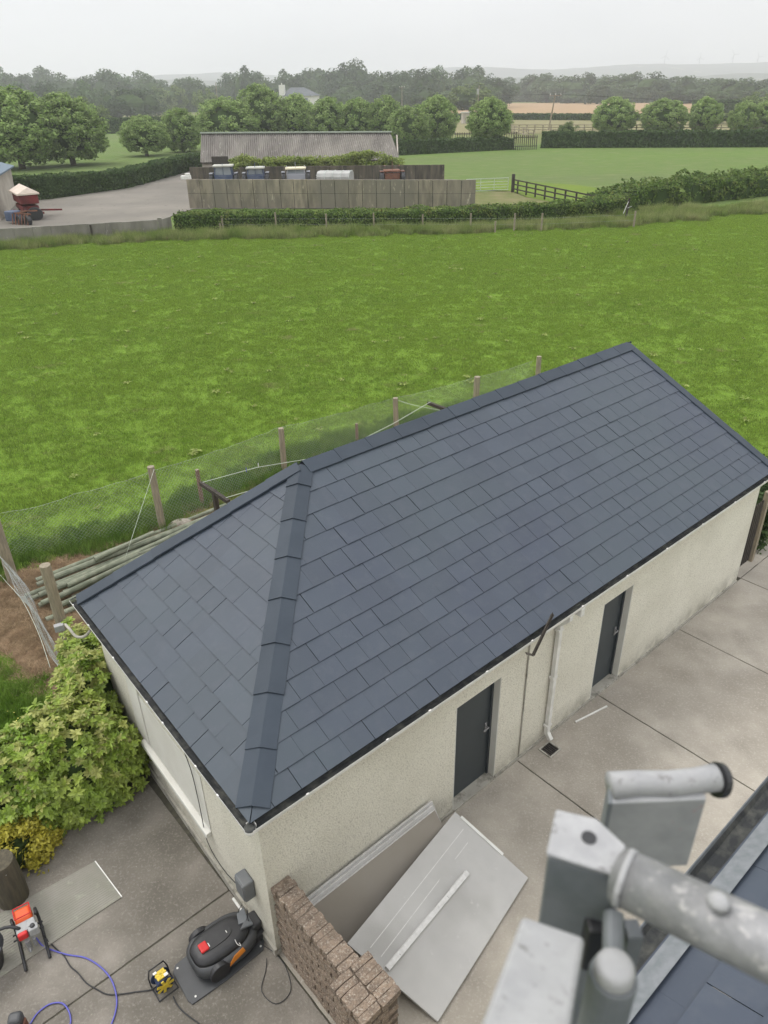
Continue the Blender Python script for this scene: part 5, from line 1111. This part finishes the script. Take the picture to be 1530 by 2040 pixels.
for k in range(9): mb.beam((-1.2+.3*k, -.6, .45), (-1.2+.3*k, -.95, .08), .05, .05)
mb.beam((0, .6, .45), (0, 1.9, .35), .12, .1); mb.build('frame', M['rustred'], se)
for s_ in (-1, 1): mb = MB(); mb.tube([(s_*1.42, .1, .42), (s_*1.66, .1, .42)], .42, 18); mb.build('wheel', M['black'], se, bevel=.04)
se.scale = (1.3, 1.3, 1.15)
P = G(42, 446); im = E('cultivator', P, R(-20), 'blue and grey farm implement with tines in front of the red seed drill', 'farm machine')
mb = MB(); mb.box((-.55, 0, .55), (.9, .8, .7)); mb.build('tank', M['tractblue'], im, bevel=.08)
mb = MB()
for k in range(6): mb.beam((-.2+.28*k, -.4, .75), (-.1+.28*k, -.7, .05), .06, .06)
mb.beam((-.9, -.3, .8), (1.4, -.3, .75), .09, .09); mb.beam((-.9, .4, .8), (1.4, .4, .9), .09, .09); mb.beam((.2, -.3, .8), (.4, .4, .85), .08, .08); mb.build('frame', M['rust'], im)
mb = MB(); mb.box((-1.02, -.1, .6), (.03, .3, .5)); mb.build('reflector_board', M['white'], im)
for x in (.35, 1.1): mb = MB(); mb.tube([(x, -.55, .32), (x+.1, -.3, .32)], .32, 14); mb.build('wheel', M['black'], im)
# slatted gate and fences by the far hedge
def slat_fence(name, A, Bq, h, n, m, label, cat, rails=(.25, .85)):
    A = Vector((A[0], A[1], 0)); Bq = Vector((Bq[0], Bq[1], 0)); d = Bq-A; r_ = E(name, A, math.atan2(d.y, d.x), label, cat)
    for k in range(n): mb = MB(); mb.box((d.length*(k+.5)/n, 0, h/2), (.11, .06, h)); mb.build('slat', M[m], r_)
    for z_ in rails: mb = MB(); mb.box((d.length/2, .06, h*z_), (d.length, .05, .1)); mb.build('rail', M[m], r_)
slat_fence('slatted_gate', G(1021, 299), G(1070, 298), 2.0, 12, 'wooddark', 'dark slatted field gate between the two long far hedges', 'gate')
slat_fence('picket_fence', G(872, 283), G(1030, 281), 1.5, 34, 'wooddark', 'dark picket fence behind the lone round tree', 'fence')
def rail_fence(A, Bq, n, h, m, label):
    A = Vector((A[0], A[1], 0)); Bq = Vector((Bq[0], Bq[1], 0)); d = Bq-A; r_ = E('rail_fence', A, math.atan2(d.y, d.x), label, 'fence')
    for k in range(n+1): mb = MB(); mb.box((d.length*k/n, 0, h/2), (.2, .2, h)); mb.build('post', M[m], r_)
    for z_ in (.4, .7, 1.0): mb = MB(); mb.box((d.length/2, -.12, h*z_-.05), (d.length, .06, .14)); mb.build('rail', M[m], r_)
rail_fence(G(1018, 264), G(1640, 267), 34, 1.5, 'wood', 'long timber rail fence beyond the hedge, under the round trees at the right')
rail_fence(G(1016, 266), G(1062, 279), 5, 1.6, 'wood', 'short pale rail fence slanting down behind the slatted field gate')
# hut, far house
P = G(932, 246); hu = E('hut', P, .1, 'tiny pale hut just left of the lone round tree', 'hut'); mb = MB(); mb.box((0, 0, 1.3), (3.2, 3, 2.6)); mb.build('wall', M['paleblock'], hu); mb = MB(); mb.box((0, 0, 2.7), (3.6, 3.4, .25)); mb.build('roof', M['cabroof'], hu)
HY = 330.; c0 = atY(562, 210, HY); ho = E('far_house', (c0.x, HY, 0), R(-20), 'far bungalow with a grey hipped roof and a white chimney, half hidden by the trees', 'house'); zr = atY(600, 174, HY).z; ze = zr-2.9; k_ = (HY/math.cos(PITCH))/FPX*.87
L_ = 12.5
mb = MB(); mb.prism([(.4, 0), (L_, 0), (L_, 8), (.4, 8)], 0, ze); mb.build('wall', M['white'], ho)
mb = MB(); mb.add([(-.1, -.6, ze), (L_+.6, -.6, ze), (L_+.6, 8.6, ze), (-.1, 8.6, ze), (2.2, 4, zr), (L_-4.6, 4, zr)], [(0, 1, 5, 4), (1, 2, 5), (2, 3, 4, 5), (3, 0, 4)]); mb.build('roof', M['roofgrey'], ho)
mb = MB(); mb.box((.3, .4, zr/2+.5), (2.2, 1.2, zr+.9)); mb.build('chimney', M['white'], ho, bevel=.02); mb = MB(); mb.tube([(.3, .4, zr+.9), (.3, .4, zr+1.6)], .18, 8); mb.build('chimney_pot', M['white'], ho)
for x in (8.5, 10.6): mb = MB(); mb.box((x, -.04, ze-1.3), (1.2, .08, 1.2)); w_ = mb.build('window', M['glass'], ho); mb = MB(); mb.box((x, -.02, ze-1.3), (1.4, .06, 1.4)); mb.build('frame', M['white'], w_)
P = G(690, 214); P2_ = atY(690, 205, P.y); fr = E('far_roof', (P.x, P.y, 0), 0, 'low green-grey farm roof showing above the trees right of the far house', 'building'); zt = atY(680, 192, P.y).z; wd = 88*P.y/FPX*1.0
mb = MB(); mb.box((0, 0, zt/2-.8), (wd, 10, max(.5, zt-1.6))); mb.build('wall', M['paleblock'], fr); mb = MB(); mb.add([(-wd/2, -6, zt-1.7), (wd/2, -6, zt-1.7), (wd/2, 6, zt-1.7), (-wd/2, 6, zt-1.7), (-wd/2+2, 0, zt+.4), (wd/2-2, 0, zt+.4)], [(0, 1, 5, 4), (1, 2, 5), (2, 3, 4, 5), (3, 0, 4)]); mb.build('roof', M['roofgrey'], fr)
# utility poles and wires
def upole(px, by_, ty, label, arm=True, tilt=0.):
    P = G(px, by_); h = topz(P, px+tilt, ty); t = E('utility_pole', P, 0, label, 'utility pole'); mb = MB(); tx = tilt*(P.y/FPX); mb.tube([(0, 0, 0), (tx, 0, h)], [.19, .13], 8); mb.build('pole', M['wood'], t)
    if arm:
        mb = MB(); mb.box((tx, -.1, h-.35), (2.6, .14, .16)); mb.build('cross_arm', M['wood'], t)
        for x in (-1.15, 0, 1.15): mb = MB(); mb.lathe((tx+x, -.1, h-.25), [(.09, 0), (.13, .12), (.07, .3)], 8); mb.build('insulator', M['white'], t)
    return P, h
p1, h1_ = upole(1093, 258, 187, 'wooden utility pole with a crossarm and insulators, standing in front of the tan field', tilt=7)
p2, h2_ = upole(950, 234, 170, 'plain utility pole with a grey box, left of the lone round tree', arm=False, tilt=2); mb = MB(); mb.box((p2.x, p2.y-.2, h2_-1.8), (.7, .4, 1.6)); o = mb.build('transformer', M['tankgrey']); tag(o, 'pale grey transformer mounted on the utility pole left of the lone tree', 'transformer')
p3, h3_ = upole(437, 232, 164, 'slim pale utility pole among the trees left of the barn', arm=False)
p4, h4_ = upole(801, 222, 172, 'small distant utility pole with crossarm against the wood above the barn', tilt=0); upole(274, 226, 180, 'short pale pole in front of the far left wood', arm=False)
pE = Vector((p1.x+95, p1.y-50, 0))
for i, x in enumerate((-1.15, 1.15)):
    cable('overhead_wire', [p1+Vector((x+.5, -.1, h1_-.05)), (p1+pE)/2+Z*(h1_-2.4-i*.2), pE+Z*(h1_-.3)], .02, M['deck'], ['upper', 'lower'][i]+' overhead wire from the crossarm pole to the right edge', 'wire')
cable('overhead_wire', [p1+Vector((0, 0, h1_-.05)), (p1+p4)/2+Z*(h1_-.4), p4+Z*(h4_-.3)], .03, M['deck'], 'overhead wire from the crossarm pole to the distant pole on the left', 'wire')
# wind turbines
for px, ty, by_, lb in ((1327, 101, 128, 'first faint wind turbine from the left on the hill skyline'), (1396, 106, 127, 'second faint wind turbine from the left on the skyline'), (1464, 98, 125, 'third and tallest faint wind turbine on the skyline'), (1513, 104, 125, 'rightmost faint wind turbine on the skyline')):
    a = atY(px, ty, 3650); b_ = atY(px, by_+8, 3650); t = E('wind_turbine', (a.x, 3650, b_.z), 0, lb, 'wind turbine', 'wind turbines on the hills'); h = a.z-b_.z
    mb = MB(); mb.tube([(0, 0, 0), (0, 0, h*.68)], [2.2, 1.3], 8); mb.build('tower', M['midgrey'], t)
    mb = MB(); mb.box((0, -2, h*.69), (3, 8, 3)); mb.build('nacelle', M['white'], t)
    for k in range(3): an = k*2.094+px*.3; mb = MB(); mb.beam((0, -6.5, h*.69), (math.sin(an)*h*.34, -6.5, h*.69+math.cos(an)*h*.34), 1.7, .8, up=(0, 1, 0)); mb.build('blade', M['midgrey'], t)
# ================================================================== THE HOUSE ROOF BELOW AND THE SCAFFOLD
hs = E('house', O, TH, 'house under the camera, its slate roof edge and gutter showing at the bottom right', 'house')
ev, ez = -3.60, 4.5; sl_ = math.tan(R(30)); ns = Vector((0, .5, .866))
roof = E('roof'); roof.parent = hs
Mq, pq = plane(Vector((-6, ev, ez)), Vector((1, 0, 0)), [Vector((-6, ev, ez)), Vector((4.0, ev, ez)), Vector((4.0, ev-3.2, ez+3.2*sl_*.62)), Vector((-6, ev-3.2, ez+3.2*sl_*.62))])
cells = slate_cells(Mq, pq, [0, .26]+[.26+.25*k for k in range(1, 15)], .305, [.10, .25], 6)
cc_ = sorted(cells, key=lambda c: abs((c[0] @ Vector((c[3][0][0], c[3][0][1], 0))).x-.4)); rest = MB()
for i, c in enumerate(cc_):
    if i < 120: mb = MB(); slate_geo(mb, c); link('slate', mb.mesh('slate', M['slate']), roof, mw=c[0])
    else: slate_geo(rest, c, False)
o = rest.build('slate_courses', M['slate'], roof); o['kind'] = 'stuff'
mb = MB(); mb.prism([(-6, ev-.32), (4.0, ev-.32), (4.0, ev-3.2), (-6, ev-3.2)], 0, ez-.1); mb.build('wall', M['render'], hs)
mb = MB(); mb.box((-1, ev+.0, ez-.10), (10, .03, .18)); mb.build('fascia', M['black'], hs)
shed_keep = shed; shed = hs
gutter((-6, ev+.06, ez+.0), (4.05, ev+.06, ez+.0), Vector((0, 1, 0)), mo_='galvd', mi_='gutter'); shed = shed_keep
mb = MB(); mb.hexa([(-6, ev-.005, ez+.025), (4.0, ev-.005, ez+.025), (4.0, ev-.10, ez+.068), (-6, ev-.10, ez+.068)], (0, 0, .006)); mb.build('lead_strip', M['galvd'], hs)
# scaffold / ladder head close to the camera
def RR(px, py, t): return Vector(CAM + ray(px, py)*t)
k_ = 1.
sc_ = E('scaffold_frame', RR(1230, 1800, .75), 0, 'out-of-focus galvanised scaffold head with a round tube and bolt, close to the camera', 'scaffold'); so_ = sc_.location
def L3(px, py, t): return RR(px, py, t)-so_
dn = Vector((0, 0, -1)); s_h = Vector(RT)
def vbox(px0, py0, px1, py1, t, depth, drop, name, mats, back):
    a, b_ = L3(px0, py0, t), L3(px1, py1, t); mb = MB(); bk_ = Vector(back).normalized()*depth
    mb.hexa([a, b_, b_+bk_, a+bk_], dn*drop); return mb.build(name, mats, sc_, bevel=.005, seg=3)
back = Vector((-.15, 1, 0))
zt_ = RR(1088, 1706, .72)[2]
def quadz(pts, z): return [G(a, b_, z)-so_ for a, b_ in pts]
capq = [(1090, 1708), (1232, 1752), (1243, 1690), (1186, 1640), (1110, 1622)]
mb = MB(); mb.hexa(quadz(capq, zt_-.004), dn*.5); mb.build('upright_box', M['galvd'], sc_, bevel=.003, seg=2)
mb = MB(); q_ = quadz([(1087, 1706), (1235, 1753), (1246, 1690), (1188, 1636), (1106, 1617)], zt_); mb.hexa(q_, (0, 0, .005)); mb.build('cap_plate', M['galvw'], sc_, bevel=.003, seg=3)
mb = MB(); mb.lathe(Vector(quadz([(1172, 1676)], zt_)[0])+Z*.0055, [(.0075, -.001), (.0075, .0006)], 14); mb.build('bolt_hole', M['black'], sc_)
zb_ = RR(1300, 1600, .88)[2]
mb = MB(); mb.hexa(quadz([(1216, 1600), (1408, 1592), (1404, 1575), (1218, 1582)], zb_), dn*.125); mb.build('rear_bracket', M['galvred'], sc_, bevel=.002)
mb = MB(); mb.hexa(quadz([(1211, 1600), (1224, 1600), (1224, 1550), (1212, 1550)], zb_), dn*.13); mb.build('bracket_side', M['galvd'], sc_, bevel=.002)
mb = MB(); ll = [Vector(q)+Z*.006 for q in quadz([(1214, 1572), (1270, 1567), (1330, 1568), (1385, 1562), (1424, 1556)], zb_)]; mb.tube(ll, [.0165, .0150, .0152, .0150, .0165], 20); mb.build('rolled_lip', M['galvw'], sc_, smooth=True)
mb = MB(); d_ = (ll[-1]-ll[-2]).normalized(); mb.tube([ll[-1]+d_*.001-Z*.004, ll[-1]+d_*.008-Z*.006], .021, 18); mb.build('lip_end_cap', M['black'], sc_)
mb = MB(); mb.tube([L3(1238, 1746, .70), L3(1560, 1902, .60), L3(1900, 2087, .52)], .0262, 26); mb.build('round_tube', M['galv'], sc_, smooth=True)
mb = MB(); mb.tube([L3(1240, 1747, .697), L3(1252, 1753, .694)], .0275, 26); mb.build('weld_bead', M['galvw'], sc_, smooth=True)
mb = MB(); p_ = L3(1430, 1800, .622); mb.lathe(p_, [(.009, 0), (.0085, .005), (.004, .008)], 14); mb.build('tube_pip', M['galvw'], sc_, smooth=True)
mb = MB(); mb.hexa([L3(1040, 1822, .66), L3(1166, 1866, .66), L3(1122, 2130, .50), L3(935, 2100, .50)], (0, 0, -.05)); mb.build('ledger_box', M['galvw'], sc_, bevel=.005, seg=3)
p0 = L3(1226, 1925, .66)
mb = MB(); mb.lathe(p0, [(.0, .004), (.013, .004), (.0165, .001), (.018, -.004), (.018, -.012)], 24, cap=False); mb.build('bolt_head', M['galvw'], sc_, smooth=True)
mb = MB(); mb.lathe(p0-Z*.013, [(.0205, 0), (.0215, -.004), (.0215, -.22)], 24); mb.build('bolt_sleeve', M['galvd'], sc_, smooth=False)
mb = MB(); mb.tube([L3(1222, 1822, .72), L3(1222, 1905, .69)], .010, 14); mb.box(L3(1254, 1880, .72), (.014, .018, .05)); mb.build('bolt_stem', M['galvd'], sc_)
mb = MB(); mb.box(L3(1192, 1868, .76), (.035, .03, .07)); mb.build('clamp_jaw', M['black'], sc_, bevel=.004)
# ================================================================== HAZE
mb = MB(); mb.prism([(-4400, -500), (4400, -500), (4400, 5200), (-4400, 5200)], -3, 420)
hz = link('haze', mb.mesh('haze', (lambda m: m)(bpy.data.materials.new('haze')))); hz['kind'] = 'stuff'
hm = bpy.data.materials['haze']; hm.use_nodes = True; t = hm.node_tree; t.nodes.clear(); oo = t.nodes.new('ShaderNodeOutputMaterial'); pv = t.nodes.new('ShaderNodeVolumePrincipled')
pv.inputs['Color'].default_value = (.955, .96, 1, 1); pv.inputs['Density'].default_value = HAZE_D; pv.inputs['Anisotropy'].default_value = .2; t.links.new(pv.outputs[0], oo.inputs['Volume'])
